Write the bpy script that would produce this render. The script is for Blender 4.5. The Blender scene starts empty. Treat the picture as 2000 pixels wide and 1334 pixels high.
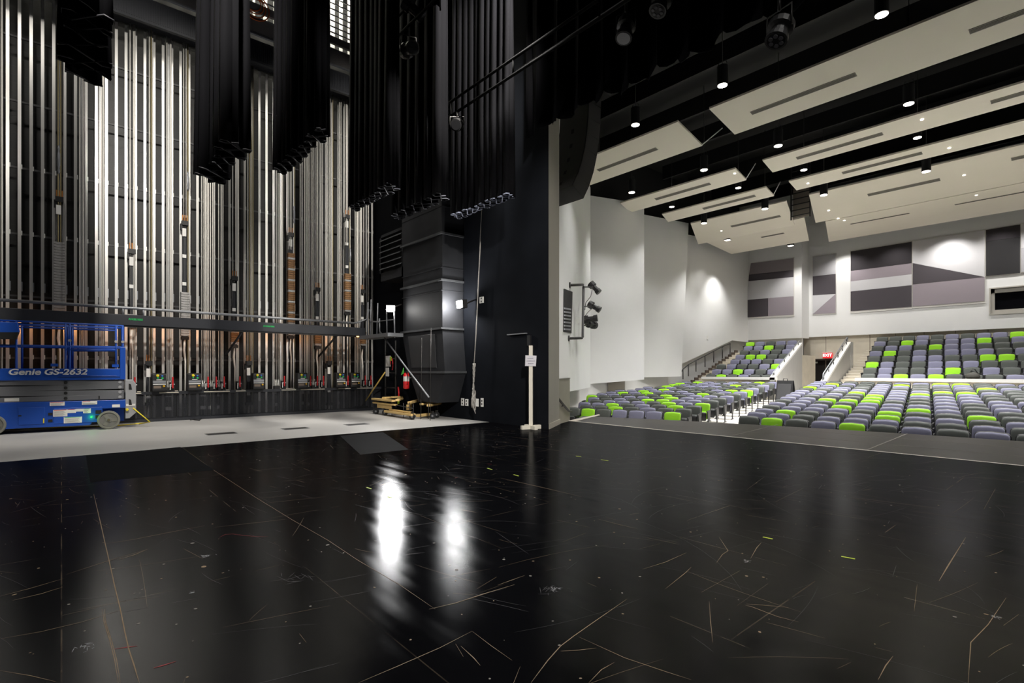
import bpy, math, random
from mathutils import Vector, Matrix
C = bpy.context.scene.collection
sc = bpy.context.scene
PI = math.pi

# ------------------------------------------------------------------ camera, world, exposure
CX, CY, EYE = 0.0, 0.0, 1.3
F, U0, V0 = 1020.0, 1000.0, 724.0
FX, FY, RX, RY = -0.757, 0.653, 0.653, 0.757          # camera forward and right on the floor plan
cam = bpy.data.cameras.new('camera')
cam.sensor_width = 36.0
cam.lens = F / 2000.0 * 36.0
cam.shift_y = (V0 - 667.0) / 2000.0
cam.clip_end = 200
camo = bpy.data.objects.new('camera', cam); C.objects.link(camo)
camo.location = (CX, CY, EYE)
camo.rotation_euler = (PI / 2, 0, math.atan2(-FX, FY))
sc.camera = camo
w = bpy.data.worlds.new('world'); sc.world = w; w.use_nodes = True
w.node_tree.nodes['Background'].inputs[0].default_value = (0.6, 0.65, 0.75, 1)
w.node_tree.nodes['Background'].inputs[1].default_value = 0.012
sc.view_settings.view_transform = 'Standard'
sc.view_settings.look = 'None'
sc.view_settings.exposure = 0.0
sc.view_settings.gamma = 1.0
sc.view_settings.use_curve_mapping = False
sc.cycles.max_bounces = 7
sc.cycles.diffuse_bounces = 4
sc.cycles.sample_clamp_indirect = 6.0
sc.cycles.caustics_reflective = False
sc.cycles.caustics_refractive = False

# ------------------------------------------------------------------ rays of the photograph against known planes
def tt(u): return (u - U0) / F
def on_floor(u, v, z=0.0):
    d = (EYE - z) * F / (v - V0); t = tt(u)
    return (d * (FX + RX * t), d * (FY + RY * t), z)
def on_y(u, v, y):
    t = tt(u); d = y / (FY + RY * t)
    return (d * (FX + RX * t), y, EYE + (V0 - v) * d / F)
def on_x(u, v, x):
    t = tt(u); d = x / (FX + RX * t)
    return (x, d * (FY + RY * t), EYE + (V0 - v) * d / F)
def on_line(u, v, p, q):
    t = tt(u); dx, dy = FX + RX * t, FY + RY * t
    ex, ey = q[0] - p[0], q[1] - p[1]
    d = (p[0] * ey - p[1] * ex) / (dx * ey - dy * ex)
    return (d * dx, d * dy, EYE + (V0 - v) * d / F)
def proj(x, y, z):
    d = x * FX + y * FY
    return (U0 + F * (x * RX + y * RY) / d, V0 - (z - EYE) * F / d, d)

# ------------------------------------------------------------------ lights, some added without fixtures
def spot(loc, target, power, angle, blend=0.6, r=0.08, col=(1, .93, .84)):
    l = bpy.data.lights.new('spot', 'SPOT'); l.energy = power; l.spot_size = math.radians(angle)
    l.spot_blend = blend; l.shadow_soft_size = r; l.color = col
    o = bpy.data.objects.new('spot', l); C.objects.link(o); o.location = loc
    d = Vector(target) - Vector(loc); o.rotation_euler = d.to_track_quat('-Z', 'Y').to_euler()
    return o
def area(loc, target, power, sx, sy, col=(1, 1, 1), spread=180):
    l = bpy.data.lights.new('area', 'AREA'); l.energy = power; l.shape = 'RECTANGLE'; l.size = sx; l.size_y = sy
    l.color = col; l.spread = math.radians(spread)
    o = bpy.data.objects.new('area', l); C.objects.link(o); o.location = loc
    d = Vector(target) - Vector(loc); o.rotation_euler = d.to_track_quat('-Z', 'Y').to_euler()
    return o
def point(loc, power, r=0.05, col=(1, 1, 1)):
    l = bpy.data.lights.new('point', 'POINT'); l.energy = power; l.shadow_soft_size = r; l.color = col
    o = bpy.data.objects.new('point', l); C.objects.link(o); o.location = loc
    return o
WARM = (1, .985, .965)
# stage work lights high over the wing, aimed at the rigging wall and the concrete floor
for yy in (-1.0, 2.6, 6.0):
    spot((-12.2, yy, 11.5), (-16.6, yy, 2.5), 300, 95, 0.8, 0.25, (1, .95, .88))
spot((-12.5, 1.0, 10.5), (-13.5, 1.8, 0), 90, 80, 0.8, 0.3, (1, .98, .95))
spot((-12.5, 5.0, 10.5), (-13.5, 5.2, 0), 300, 80, 0.8, 0.3, (1, .98, .95))
# added fill light from the camera side, then work lights over the stage
spot((3.5, -.5, 7.5), (-8.2, 8.0, 2.2), 8500, 34, 0.8, 0.3, (1, .96, .9))
for xx, yy in ((-6.0, 3.0), (-2.0, 1.5), (-1.0, 5.5), (2.0, 3.0), (-7.5, 6.2)):
    spot((xx, yy, 8.2), (xx, yy, 0), 620, 100, 0.7, 0.2, (1, .97, .92))
for yy in (0.5, 6.0):  # added wash evening out the rigging wall, no fixtures
    spot((-6.0, yy, 9.6), (-16.7, yy + .2, 4.2), 4300, 72, 0.6, 0.2, (1, .95, .87))
# loading gallery lamps above the bridge
for yy in (0.0, 3.0, 6.0):
    point((-16.0, yy, 13.0), 120, 0.1, (1, .95, .8))

# ------------------------------------------------------------------ materials
MATS = {}
def mat(name, col, rough=0.6, metal=0.0, spec=0.5, noise=0.0, scale=8.0, bump=0.0, stretch=None, rnoise=0.0, emit=None, estr=0.0, sheen=0.0):
    if name in MATS: return MATS[name]
    m = bpy.data.materials.new(name); m.use_nodes = True
    nt = m.node_tree; b = nt.nodes['Principled BSDF']
    b.inputs['Base Color'].default_value = (*col, 1)
    b.inputs['Roughness'].default_value = rough
    b.inputs['Metallic'].default_value = metal
    b.inputs['Specular IOR Level'].default_value = spec
    if sheen: b.inputs['Sheen Weight'].default_value = sheen
    if emit:
        b.inputs['Emission Color'].default_value = (*emit, 1); b.inputs['Emission Strength'].default_value = estr
    if noise or bump or rnoise:
        tc = nt.nodes.new('ShaderNodeTexCoord'); n = nt.nodes.new('ShaderNodeTexNoise')
        n.inputs['Scale'].default_value = scale; n.inputs['Detail'].default_value = 5
        src = tc.outputs['Object']
        if stretch:
            mp = nt.nodes.new('ShaderNodeMapping'); mp.inputs['Scale'].default_value = stretch
            nt.links.new(src, mp.inputs['Vector']); src = mp.outputs['Vector']
        nt.links.new(src, n.inputs['Vector'])
        if noise:
            r = nt.nodes.new('ShaderNodeMixRGB'); r.blend_type = 'MIX'
            r.inputs[1].default_value = (*[c * (1 - noise) for c in col], 1)
            r.inputs[2].default_value = (*[min(1, c * (1 + noise)) for c in col], 1)
            nt.links.new(n.outputs['Fac'], r.inputs[0]); nt.links.new(r.outputs[0], b.inputs['Base Color'])
        if rnoise:
            mr = nt.nodes.new('ShaderNodeMapRange')
            mr.inputs['To Min'].default_value = max(0.02, rough - rnoise); mr.inputs['To Max'].default_value = rough + rnoise
            nt.links.new(n.outputs['Fac'], mr.inputs['Value']); nt.links.new(mr.outputs[0], b.inputs['Roughness'])
        if bump:
            bp = nt.nodes.new('ShaderNodeBump'); bp.inputs['Strength'].default_value = bump; bp.inputs['Distance'].default_value = 0.02
            nt.links.new(n.outputs['Fac'], bp.inputs['Height']); nt.links.new(bp.outputs[0], b.inputs['Normal'])
    MATS[name] = m
    return m
def s2l(r, g, b):
    f = lambda c: (c / 255 / 12.92) if c / 255 <= .04045 else ((c / 255 + .055) / 1.055) ** 2.4
    return (f(r), f(g), f(b))

M_white = mat('white_wall_paint', (.74, .74, .735), .8, noise=.03, scale=1.5)
M_cloud = mat('cloud_panel_paint', (.82, .765, .67), .75, noise=.03, scale=1.0)
M_beige = mat('beige_concrete', (.64, .59, .49), .8, noise=.12, scale=2.5, bump=.05)
M_conc = mat('grey_concrete', (.45, .44, .42), .8, noise=.15, scale=2.5, bump=.05, stretch=(6, 6, .6))
M_step = mat('stair_tread', (.62, .57, .48), .8, noise=.08, scale=6)
M_lowwall = mat('pale_grey_wall', (.62, .62, .61), .8, noise=.04, scale=2)
M_tan = mat('taupe_wall', (.20, .185, .15), .6, noise=.1, scale=3)
M_jamb = mat('jamb_paint', (.27, .255, .22), .6, noise=.08, scale=2.0, stretch=(1, 1, .2))
M_black = mat('matt_black', (.0014, .0014, .0017), .7, noise=.3, scale=4)
M_blackwall = mat('black_wall_paint', (.007, .008, .0105), .75, spec=.04, noise=.35, scale=2.0, bump=.05)
M_velour = mat('black_velour', (.0035, .0035, .0045), .9, spec=.08, noise=.3, scale=3, stretch=(8, 8, .3))
M_duct = mat('painted_black_steel', (.024, .025, .028), .6, spec=.12, noise=.25, scale=3)
M_alu = mat('mill_aluminium', (.78, .77, .74), .34, .6, noise=.06, scale=6, stretch=(3, 3, .4))
M_steelgrey = mat('grey_steel', (.30, .31, .33), .45, .6, noise=.1, scale=5)
M_beam = mat('dark_painted_beam', (.022, .024, .03), .45, noise=.25, scale=4)
M_rope = mat('pale_rope', (.80, .77, .71), .8, noise=.2, scale=60, stretch=(1, 1, 2))
M_ropebrown = mat('olive_rope', (.30, .25, .13), .85, noise=.3, scale=60)
M_cable = mat('wire_cable', (.55, .55, .54), .45, .7, noise=.15, scale=40)
M_red = mat('red_enamel', (.60, .015, .02), .4)
M_yel = mat('yellow_plastic', (.85, .68, .03), .45)
M_grn = mat('green_plastic', (.02, .45, .12), .45)
M_blu = mat('blue_plastic', (.05, .2, .7), .45)
M_card = mat('white_card', (.78, .77, .74), .7, noise=.05, scale=20)
M_ply = mat('pale_wood_card', (.72, .66, .55), .7, noise=.1, scale=20)
M_brick1 = mat('raw_steel_weight', (.42, .41, .40), .45, .5, noise=.3, scale=25)
M_brick2 = mat('rusty_steel_weight', (.26, .14, .06), .65, .2, noise=.5, scale=18)
M_gblue = mat('lift_blue_paint', (.012, .075, .42), .35, noise=.06, scale=3)
M_ggrey = mat('lift_grey_paint', (.155, .16, .175), .4, noise=.08, scale=3)
M_gplate = mat('lift_ladder_grey', (.34, .345, .36), .45, noise=.08, scale=4)
M_tyre = mat('grey_tyre', (.20, .20, .17), .8, noise=.12, scale=12)
M_silver = mat('silver_lettering', (.68, .69, .72), .4)
M_wood = mat('pine_wood', (.62, .43, .17), .6, noise=.25, scale=5, stretch=(1, 8, 8))
M_paintwood = mat('cream_painted_wood', (.66, .62, .53), .6, noise=.06, scale=6)
M_lens = mat('lit_lens', (1, 1, 1), .3, emit=(1, .93, .82), estr=14)
M_lamp = mat('work_lamp_lens', (1, 1, 1), .3, emit=(1, .98, .94), estr=160)
M_slot = mat('diffuser_slot', (.22, .205, .18), .7, noise=.05, scale=5)
M_rail = mat('black_handrail', (.018, .017, .016), .45, noise=.1, scale=10)
M_whitecap = mat('white_cap', (.80, .79, .76), .6, noise=.03, scale=4)
M_tape = mat('white_tape', (.62, .57, .50), .7, noise=.15, scale=15)
M_plastic = mat('black_plastic', (.014, .014, .015), .45, noise=.2, scale=10)
M_orange = mat('orange_cable', (.65, .13, .02), .5)
M_speaker = mat('loudspeaker_black', (.016, .016, .017), .5, noise=.15, scale=8)
M_speakerside = mat('loudspeaker_grille', (.035, .035, .037), .55, noise=.15, scale=120)

def brick_mat():
    m = mat('black_block_wall', (.010, .009, .009), .5)
    nt = m.node_tree; b = nt.nodes['Principled BSDF']
    tc = nt.nodes.new('ShaderNodeTexCoord'); mp = nt.nodes.new('ShaderNodeMapping')
    mp.inputs['Rotation'].default_value = (PI / 2, 0, PI / 2)
    sx = nt.nodes.new('ShaderNodeSeparateXYZ'); cb = nt.nodes.new('ShaderNodeCombineXYZ')
    nt.links.new(tc.outputs['Object'], sx.inputs[0])
    nt.links.new(sx.outputs['Y'], cb.inputs['X']); nt.links.new(sx.outputs['Z'], cb.inputs['Y'])
    br = nt.nodes.new('ShaderNodeTexBrick'); br.inputs['Scale'].default_value = 1.0
    br.inputs['Brick Width'].default_value = .4; br.inputs['Row Height'].default_value = .2; br.inputs['Mortar Size'].default_value = .006
    br.inputs['Color1'].default_value = (.0018, .0016, .0016, 1); br.inputs['Color2'].default_value = (.0036, .0032, .003, 1)
    br.inputs['Mortar'].default_value = (.008, .0075, .007, 1)
    nt.links.new(cb.outputs[0], br.inputs['Vector']); nt.links.new(br.outputs['Color'], b.inputs['Base Color'])
    bp = nt.nodes.new('ShaderNodeBump'); bp.inputs['Strength'].default_value = .4; bp.inputs['Distance'].default_value = .01
    bp.invert = True
    nt.links.new(br.outputs['Fac'], bp.inputs['Height']); nt.links.new(bp.outputs[0], b.inputs['Normal'])
    return m
M_block = brick_mat()

def floor_mat(name, dark, light, rough, rn, spec, seams=True):
    m = mat(name, dark, rough, spec=spec)
    nt = m.node_tree; b = nt.nodes['Principled BSDF']
    tc = nt.nodes.new('ShaderNodeTexCoord')
    def noise(scale, detail, st=None, rot=0):
        n = nt.nodes.new('ShaderNodeTexNoise'); n.inputs['Scale'].default_value = scale; n.inputs['Detail'].default_value = detail
        if st:
            mp = nt.nodes.new('ShaderNodeMapping'); mp.inputs['Scale'].default_value = st; mp.inputs['Rotation'].default_value = (0, 0, rot)
            nt.links.new(tc.outputs['Object'], mp.inputs['Vector']); nt.links.new(mp.outputs[0], n.inputs['Vector'])
        else: nt.links.new(tc.outputs['Object'], n.inputs['Vector'])
        return n
    def ramp(src, a, c, lo=0, hi=1):
        r = nt.nodes.new('ShaderNodeMapRange'); r.inputs['From Min'].default_value = a; r.inputs['From Max'].default_value = c
        r.inputs['To Min'].default_value = lo; r.inputs['To Max'].default_value = hi
        nt.links.new(src, r.inputs['Value']); return r
    def mix(fac, c1, c2):
        x = nt.nodes.new('ShaderNodeMixRGB'); nt.links.new(fac, x.inputs[0])
        for i, c in ((1, c1), (2, c2)):
            if isinstance(c, tuple): x.inputs[i].default_value = (*c, 1)
            else: nt.links.new(c, x.inputs[i])
        return x.outputs[0]
    n1 = noise(.8, 6); n2 = noise(2.0, 8, (.35, 3.5, 1))
    col = mix(ramp(n1.outputs['Fac'], .3, .75).outputs[0], dark, light)
    # hairline scratches: thin bands of stretched noise
    for st, rot, lo, hi, c in (((.8, 60, 1), .3, .70, .74, (.03, .026, .021)), ((.7, 55, 1), 1.9, .71, .75, (.028, .028, .032)), ((.9, 50, 1), -.9, .71, .75, (.035, .027, .019))):
        s = noise(1.0, 2, st, rot)
        f = ramp(s.outputs['Fac'], lo, hi)
        p = noise(1.7, 3); pm = ramp(p.outputs['Fac'], .50, .75)
        mm = nt.nodes.new('ShaderNodeMath'); mm.operation = 'MULTIPLY'
        nt.links.new(f.outputs[0], mm.inputs[0]); nt.links.new(pm.outputs[0], mm.inputs[1])
        col = mix(mm.outputs[0], col, c)
    if seams:
        br = nt.nodes.new('ShaderNodeTexBrick'); br.offset = .5
        br.inputs['Scale'].default_value = 1; br.inputs['Brick Width'].default_value = 2.44; br.inputs['Row Height'].default_value = 1.22
        br.inputs['Mortar Size'].default_value = .0035; br.inputs['Mortar Smooth'].default_value = .2
        nt.links.new(tc.outputs['Object'], br.inputs['Vector'])
        br.inputs['Color1'].default_value = (0, 0, 0, 1); br.inputs['Color2'].default_value = (0, 0, 0, 1); br.inputs['Mortar'].default_value = (1, 1, 1, 1)
        p = noise(2.2, 3); pm = ramp(p.outputs['Fac'], .42, .62)
        mm = nt.nodes.new('ShaderNodeMath'); mm.operation = 'MULTIPLY'
        nt.links.new(br.outputs['Color'], mm.inputs[0]); nt.links.new(pm.outputs[0], mm.inputs[1])
        col = mix(mm.outputs[0], col, (.07, .055, .04))
    nt.links.new(col, b.inputs['Base Color'])
    bp = nt.nodes.new('ShaderNodeBump'); bp.inputs['Strength'].default_value = .05; bp.inputs['Distance'].default_value = .01
    n3 = noise(6, 6); nt.links.new(n3.outputs['Fac'], bp.inputs['Height']); nt.links.new(bp.outputs[0], b.inputs['Normal'])
    b.inputs['Specular IOR Level'].default_value = 0.0; b.inputs['Roughness'].default_value = .9
    gl = nt.nodes.new('ShaderNodeBsdfGlossy'); gl.distribution = 'BECKMANN'; gl.inputs['Color'].default_value = (.95, .97, 1, 1)
    rr = ramp(n2.outputs['Fac'], .3, .7, rough - rn, rough + rn); nt.links.new(rr.outputs[0], gl.inputs['Roughness'])
    nt.links.new(bp.outputs[0], gl.inputs['Normal'])
    lw = nt.nodes.new('ShaderNodeFresnel'); lw.inputs['IOR'].default_value = 1.3
    ms = nt.nodes.new('ShaderNodeMath'); ms.operation = 'MULTIPLY'; ms.inputs[1].default_value = spec
    nt.links.new(lw.outputs[0], ms.inputs[0])
    mx = nt.nodes.new('ShaderNodeMixShader'); nt.links.new(ms.outputs[0], mx.inputs[0])
    nt.links.new(b.outputs[0], mx.inputs[1]); nt.links.new(gl.outputs[0], mx.inputs[2])
    nt.links.new(mx.outputs[0], nt.nodes['Material Output'].inputs['Surface'])
    return m
M_stage = floor_mat('black_stage_floor', (.002, .002, .0026), (.0048, .0048, .0058), .205, .03, .085)
M_apron = floor_mat('apron_floor', (.036, .031, .027), (.054, .047, .041), .33, .05, .20, seams=False)
M_slabfloor = mat('pale_concrete_floor', (.42, .41, .395), .55, noise=.22, scale=.9, rnoise=.12, stretch=(1, .6, 1))
M_dull = mat('dull_floor_panel', (.007, .0072, .0085), .75, spec=.02, noise=.3, scale=4)
M_house = mat('auditorium_floor', (.60, .57, .52), .7, noise=.08, scale=3)

def smoke_mat():
    m = bpy.data.materials.new('smoked_panel'); m.use_nodes = True; nt = m.node_tree
    nt.nodes.remove(nt.nodes['Principled BSDF']); out = nt.nodes['Material Output']
    t = nt.nodes.new('ShaderNodeBsdfTransparent'); t.inputs[0].default_value = (.72, .72, .74, 1)
    g = nt.nodes.new('ShaderNodeBsdfPrincipled'); g.inputs['Base Color'].default_value = (.05, .053, .06, 1); g.inputs['Roughness'].default_value = .35
    mx = nt.nodes.new('ShaderNodeMixShader'); mx.inputs[0].default_value = .5
    n = nt.nodes.new('ShaderNodeTexNoise'); n.inputs['Scale'].default_value = 1.5
    r = nt.nodes.new('ShaderNodeMapRange'); r.inputs['To Min'].default_value = .25; r.inputs['To Max'].default_value = .42
    nt.links.new(n.outputs['Fac'], r.inputs['Value']); nt.links.new(r.outputs[0], mx.inputs[0])
    nt.links.new(t.outputs[0], mx.inputs[1]); nt.links.new(g.outputs[0], mx.inputs[2]); nt.links.new(mx.outputs[0], out.inputs[0])
    return m
M_smoke = smoke_mat()
M_glass = mat('booth_glass', (.004, .004, .005), .06, spec=.6, noise=.1)

# ------------------------------------------------------------------ mesh building
class MB:
    def __init__(s): s.v = []; s.f = []
    def add(s, vs, fs):
        k = len(s.v); s.v += [tuple(p) for p in vs]; s.f += [tuple(i + k for i in f) for f in fs]; return s
    def box(s, x0, x1, y0, y1, z0, z1, m=None):
        vs = [(x, y, z) for z in (z0, z1) for y in (y0, y1) for x in (x0, x1)]
        if m is not None: vs = [m @ Vector(p) for p in vs]
        return s.add(vs, [(0, 2, 3, 1), (4, 5, 7, 6), (0, 1, 5, 4), (2, 6, 7, 3), (0, 4, 6, 2), (1, 3, 7, 5)])
    def prism(s, pts, off):                                   # polygon in 3-D extruded by a vector
        n = len(pts); o = Vector(off)
        vs = [Vector(p) for p in pts] + [Vector(p) + o for p in pts]
        return s.add(vs, [tuple(range(n - 1, -1, -1)), tuple(range(n, 2 * n))] + [(i, (i + 1) % n, n + (i + 1) % n, n + i) for i in range(n)])
    def tube(s, pts, r, n=8, closed=False, caps=True):
        P = [Vector(p) for p in pts]; k = len(s.v); rings = []
        rr = r if isinstance(r, (list, tuple)) else [r] * len(P)
        up = None
        for i, p in enumerate(P):
            a = P[i - 1] if (i > 0 or closed) else p; b = P[(i + 1) % len(P)] if (i < len(P) - 1 or closed) else p
            d = (b - a).normalized()
            if up is None:
                up = Vector((0, 0, 1)) if abs(d.z) < .9 else Vector((1, 0, 0))
            x = d.cross(up)
            if x.length < 1e-5: x = d.cross(Vector((0, 1, 0)))
            x.normalize(); y = d.cross(x).normalized(); up = -y if False else up
            rings.append([p + (x * math.cos(2 * PI * j / n) + y * math.sin(2 * PI * j / n)) * rr[i] for j in range(n)])
        vs = [q for rg in rings for q in rg]; fs = []
        m = len(P)
        for i in range(m if closed else m - 1):
            for j in range(n):
                fs.append((i * n + j, i * n + (j + 1) % n, ((i + 1) % m) * n + (j + 1) % n, ((i + 1) % m) * n + j))
        if caps and not closed:
            fs.append(tuple(range(n - 1, -1, -1))); fs.append(tuple((m - 1) * n + j for j in range(n)))
        return s.add(vs, fs)
    def lathe(s, prof, n=20, m=None):                         # profile of (r, z) round the z axis
        vs = [(r * math.cos(2 * PI * j / n), r * math.sin(2 * PI * j / n), z) for r, z in prof for j in range(n)]
        if m is not None: vs = [m @ Vector(p) for p in vs]
        k = len(prof)
        fs = [(i * n + j, i * n + (j + 1) % n, (i + 1) * n + (j + 1) % n, (i + 1) * n + j) for i in range(k - 1) for j in range(n)]
        fs += [tuple(range(n - 1, -1, -1)), tuple((k - 1) * n + j for j in range(n))]
        return s.add(vs, fs)
    def mesh(s, name, m, smooth=False):
        me = bpy.data.meshes.new(name); me.from_pydata(s.v, [], s.f); me.materials.append(m)
        if smooth:
            for p in me.polygons: p.use_smooth = True
        me.update(); return me
    def build(s, name, m, parent=None, smooth=False, bevel=0, local=False, solid=0):
        if parent is not None and not local:
            inv = parent.matrix_basis.inverted()
            if parent.parent is not None: inv = (parent.parent.matrix_basis @ parent.matrix_basis).inverted()
            s.v = [tuple(inv @ Vector(p)) for p in s.v]
        o = bpy.data.objects.new(name, s.mesh(name, m, smooth)); C.objects.link(o)
        if parent is not None: o.parent = parent
        if bevel:
            b = o.modifiers.new('bevel', 'BEVEL'); b.width = bevel; b.segments = 2; b.limit_method = 'ANGLE'
        if solid:
            b = o.modifiers.new('solidify', 'SOLIDIFY'); b.thickness = solid
        return o
def frame(loc, d, up=(0, 0, 1)):
    z = Vector(d).normalized(); u = Vector(up)
    if abs(z.dot(u)) > .98: u = Vector((0, 1, 0))
    x = u.cross(z).normalized(); y = z.cross(x)
    m = Matrix((x, y, z)).transposed().to_4x4(); m.translation = Vector(loc); return m
def thing(name, label, cat, loc=(0, 0, 0), rz=0, group=None):
    o = bpy.data.objects.new(name, None); C.objects.link(o); o.empty_display_size = .1
    o.location = loc; o.rotation_euler = (0, 0, rz); o['label'] = label; o['category'] = cat
    if group: o['group'] = group
    o.matrix_basis = Matrix.Translation(Vector(loc)) @ Matrix.Rotation(rz, 4, 'Z')
    return o
def tag(o, label, cat, group=None):
    o['label'] = label; o['category'] = cat
    if group: o['group'] = group
    return o
def struct(o, label=None):
    o['kind'] = 'structure'
    if label: o['label'] = label
    return o
ORD = ['first', 'second', 'third', 'fourth', 'fifth', 'sixth', 'seventh', 'eighth', 'ninth', 'tenth', 'eleventh', 'twelfth', 'thirteenth', 'fourteenth',
       'fifteenth', 'sixteenth', 'seventeenth', 'eighteenth', 'nineteenth', 'twentieth']
def ordw(i):
    if i < 20: return ORD[i]
    t = ['twenty', 'thirty', 'forty', 'fifty'][(i + 1) // 10 - 2]; r = (i + 1) % 10
    return (t[:-1] + 'ieth') if r == 0 else t + '-' + ORD[r - 1]
def tube_obj(name, pts, r, m, parent=None, n=8, closed=False):
    return MB().tube(pts, r, n, closed).build(name, m, parent, smooth=True)

# ================================================================== THE SETTING
EDGE_X = -10.37
st = MB().prism([(EDGE_X, -8, 0), (14, -8, 0), (14, 9.95, 0), (-9.25, 9.95, 0), (-8.9, 9.2, 0), (-8.27, 8.2, 0), (EDGE_X, 8.2, 0)], (0, 0, -.3)).build('floor', M_stage)
struct(st)
struct(MB().box(-17.3, EDGE_X, -8, 8.3, -.3, 0).build('floor', M_slabfloor))
# apron with a bowed front edge
apx = [-10.0 + .5 * i for i in range(49)]
apy = lambda x: -19.95 + math.sqrt(33.5 ** 2 - (x - 2) ** 2) if x > -9.6 else 12.0
pts = [(-9.25, 9.95, 0)] + [(14, 9.95, 0)] + [(x, -19.95 + math.sqrt(33.5 ** 2 - (x - 2) ** 2), 0) for x in reversed(apx)]
struct(MB().prism(pts, (0, 0, -.9)).build('floor', M_apron))
ap = MB()
for y0, wd in ((9.95, .05),):
    ap.box(-9.25, 13, y0 - wd / 2, y0 + wd / 2, .0005, .004)
struct(ap.build('trim_1', M_tape))
ap = MB()
ap.prism([(-9.25, 9.9, .001), (-9.05, 9.95, .001), (-9.86, 11.9, .001), (-10.0, 12.0, .001)], (0, 0, .012))
struct(ap.build('trim_2', M_tape))
ap = MB()
for y0, x0, x1 in ((11.05, -7.5, 12), (12.2, -9.6, 12)):
    ap.box(x0, x1, y0 - .008, y0 + .008, .0004, .002)
a, b = on_floor(1690, 880), on_floor(1772, 847)
ap.prism([(a[0] - .012, a[1], .0005), (a[0] + .012, a[1], .0005), (b[0] + .012, b[1], .0005), (b[0] - .012, b[1], .0005)], (0, 0, .002))
a, b = on_floor(1425, 852), on_floor(1520, 829)
ap.prism([(a[0] - .008, a[1], .0005), (a[0] + .008, a[1], .0005), (b[0] + .008, b[1], .0005), (b[0] - .008, b[1], .0005)], (0, 0, .002))
struct(ap.build('trim_3', mat('faint_seam_tape', (.16, .145, .13), .6)))

# rigging wall and stage walls
struct(MB().box(-17.6, -17.25, -8, 8.6, 0, 16).build('wall_left', M_block))
PY = 8.2
pw = MB().prism([(-17.3, PY, 0), (-8.27, PY, 0), (-8.45, PY + .25, 0), (-17.3, PY + .25, 0)], (0, 0, 16))
struct(pw.build('wall_front', M_blackwall))
struct(MB().box(-8.27, 12.4, PY, PY + .25, 7.3, 16).build('wall_header', M_blackwall))
struct(MB().box(12.4, 20, PY, PY + .25, 0, 16).build('wall_front', M_blackwall))
# splayed jamb on the house side of the opening
struct(MB().prism([(-8.262, PY + .002, 0), (-8.902, 9.2, 0), (-9.6, 9.2, 0), (-9.6, PY + .26, 0), (-8.44, PY + .26, 0)], (0, 0, 12)).build('wall_jamb', M_jamb))
struct(MB().prism([(-8.25, PY - .0, 0), (-8.23, PY + .0, 0), (-8.88, 9.22, 0), (-8.9, 9.2, 0)], (0, 0, .12)).build('baseboard_jamb', mat('jamb_base', (.40, .37, .31), .5)))

# ---- house side wall: stepped white panels over a recessed low wall
A0, A1 = (-9.9, 9.7), (-15.9, 18.5)
B0, B1 = (-16.75, 18.9), (-15.65, 22.33)
C0, C1 = (-16.75, 23.2), (-15.95, 27.05)
D0, D1 = (-16.85, 27.5), (-16.0, 34.5)
def wall_panel(name, p, q, zb0, zb1, zt, th=.15, p_top=None, q_top=None, m=M_white):
    p_top = p_top or p; q_top = q_top or q
    n = Vector((q[1] - p[1], -(q[0] - p[0]), 0)).normalized()
    if n.x > 0: n = -n
    return struct(MB().prism([(p[0], p[1], zb0), (q[0], q[1], zb1), (q_top[0], q_top[1], zt), (p_top[0], p_top[1], zt)], n * th).build(name, m))
A_mid = on_line(1112, 765, A0, A1)
wall_panel('wall_side', A0, A_mid[:2], 1.04, 1.04, 9.75)
wall_panel('wall_side', A_mid[:2], A1, A_mid[2], on_line(1149, 757.5, A0, A1)[2], 9.75, th=.012)
wall_panel('wall_side', B0, B1, on_line(1149, 751, B0, B1)[2], on_line(1253, 741.5, B0, B1)[2], 9.75, th=.012)
Cq = on_line(1331, 735, C0, C1)
wall_panel('wall_side', C0, Cq[:2], on_line(1254, 737.5, C0, C1)[2], Cq[2], 9.7, q_top=on_line(1345, 430, C0, C1)[:2], th=.012)
Dk = on_line(1430, 665, D0, D1)
dv = MB().prism([(*on_line(1316, 718, D0, D1)[:2], on_line(1316, 718, D0, D1)[2]), Dk, (*D1, on_line(1459, 668, D0, D1)[2]), (*D1, 9.6), (*on_line(1330, 440, D0, D1)[:2], 9.4)], (-.15, 0, 0))
struct(dv.build('wall_side', M_white))
# wall behind / below the panels
LW = [(-11.0, 9.6), (-16.6, 18.6), (-16.8, 23.4), (-16.95, 28.0), (-16.3, 36)]
struct(MB().prism([(x, y, -1) for x, y in LW] + [(-17.6, 36, -1), (-17.6, 9.6, -1)], (0, 0, 4.6)).build('wall_side', M_lowwall))
struct(MB().prism([(-11.4, 9.6, 3.6), (-16.8, 18.6, 3.6), (-17.0, 23.4, 3.6), (-17.1, 28, 3.6), (-16.6, 36, 3.6), (-17.6, 36, 3.6), (-17.6, 9.6, 3.6)], (0, 0, 9)).build('wall_side', M_black))
def wall_x(y):
    for (xa, ya_), (xb, yb_) in zip(LW, LW[1:]):
        if ya_ <= y <= yb_: return xa + (xb - xa) * (y - ya_) / (yb_ - ya_)
    return -17
pA, pB = on_line(1186, 760, (-16.58, 18.6), (-16.78, 23.4)), on_line(1219, 760, (-16.58, 18.6), (-16.78, 23.4))
struct(MB().prism([(pA[0] + .05, pA[1], -.9), (pB[0] + .05, pB[1], -.9), (pB[0] + .05, pB[1], 1.2), (pA[0] + .05, pA[1], 1.2)], (-.02, 0, 0)).build('wall_recess', mat('grey_brown_recess', (.26, .235, .20), .8)))
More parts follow.
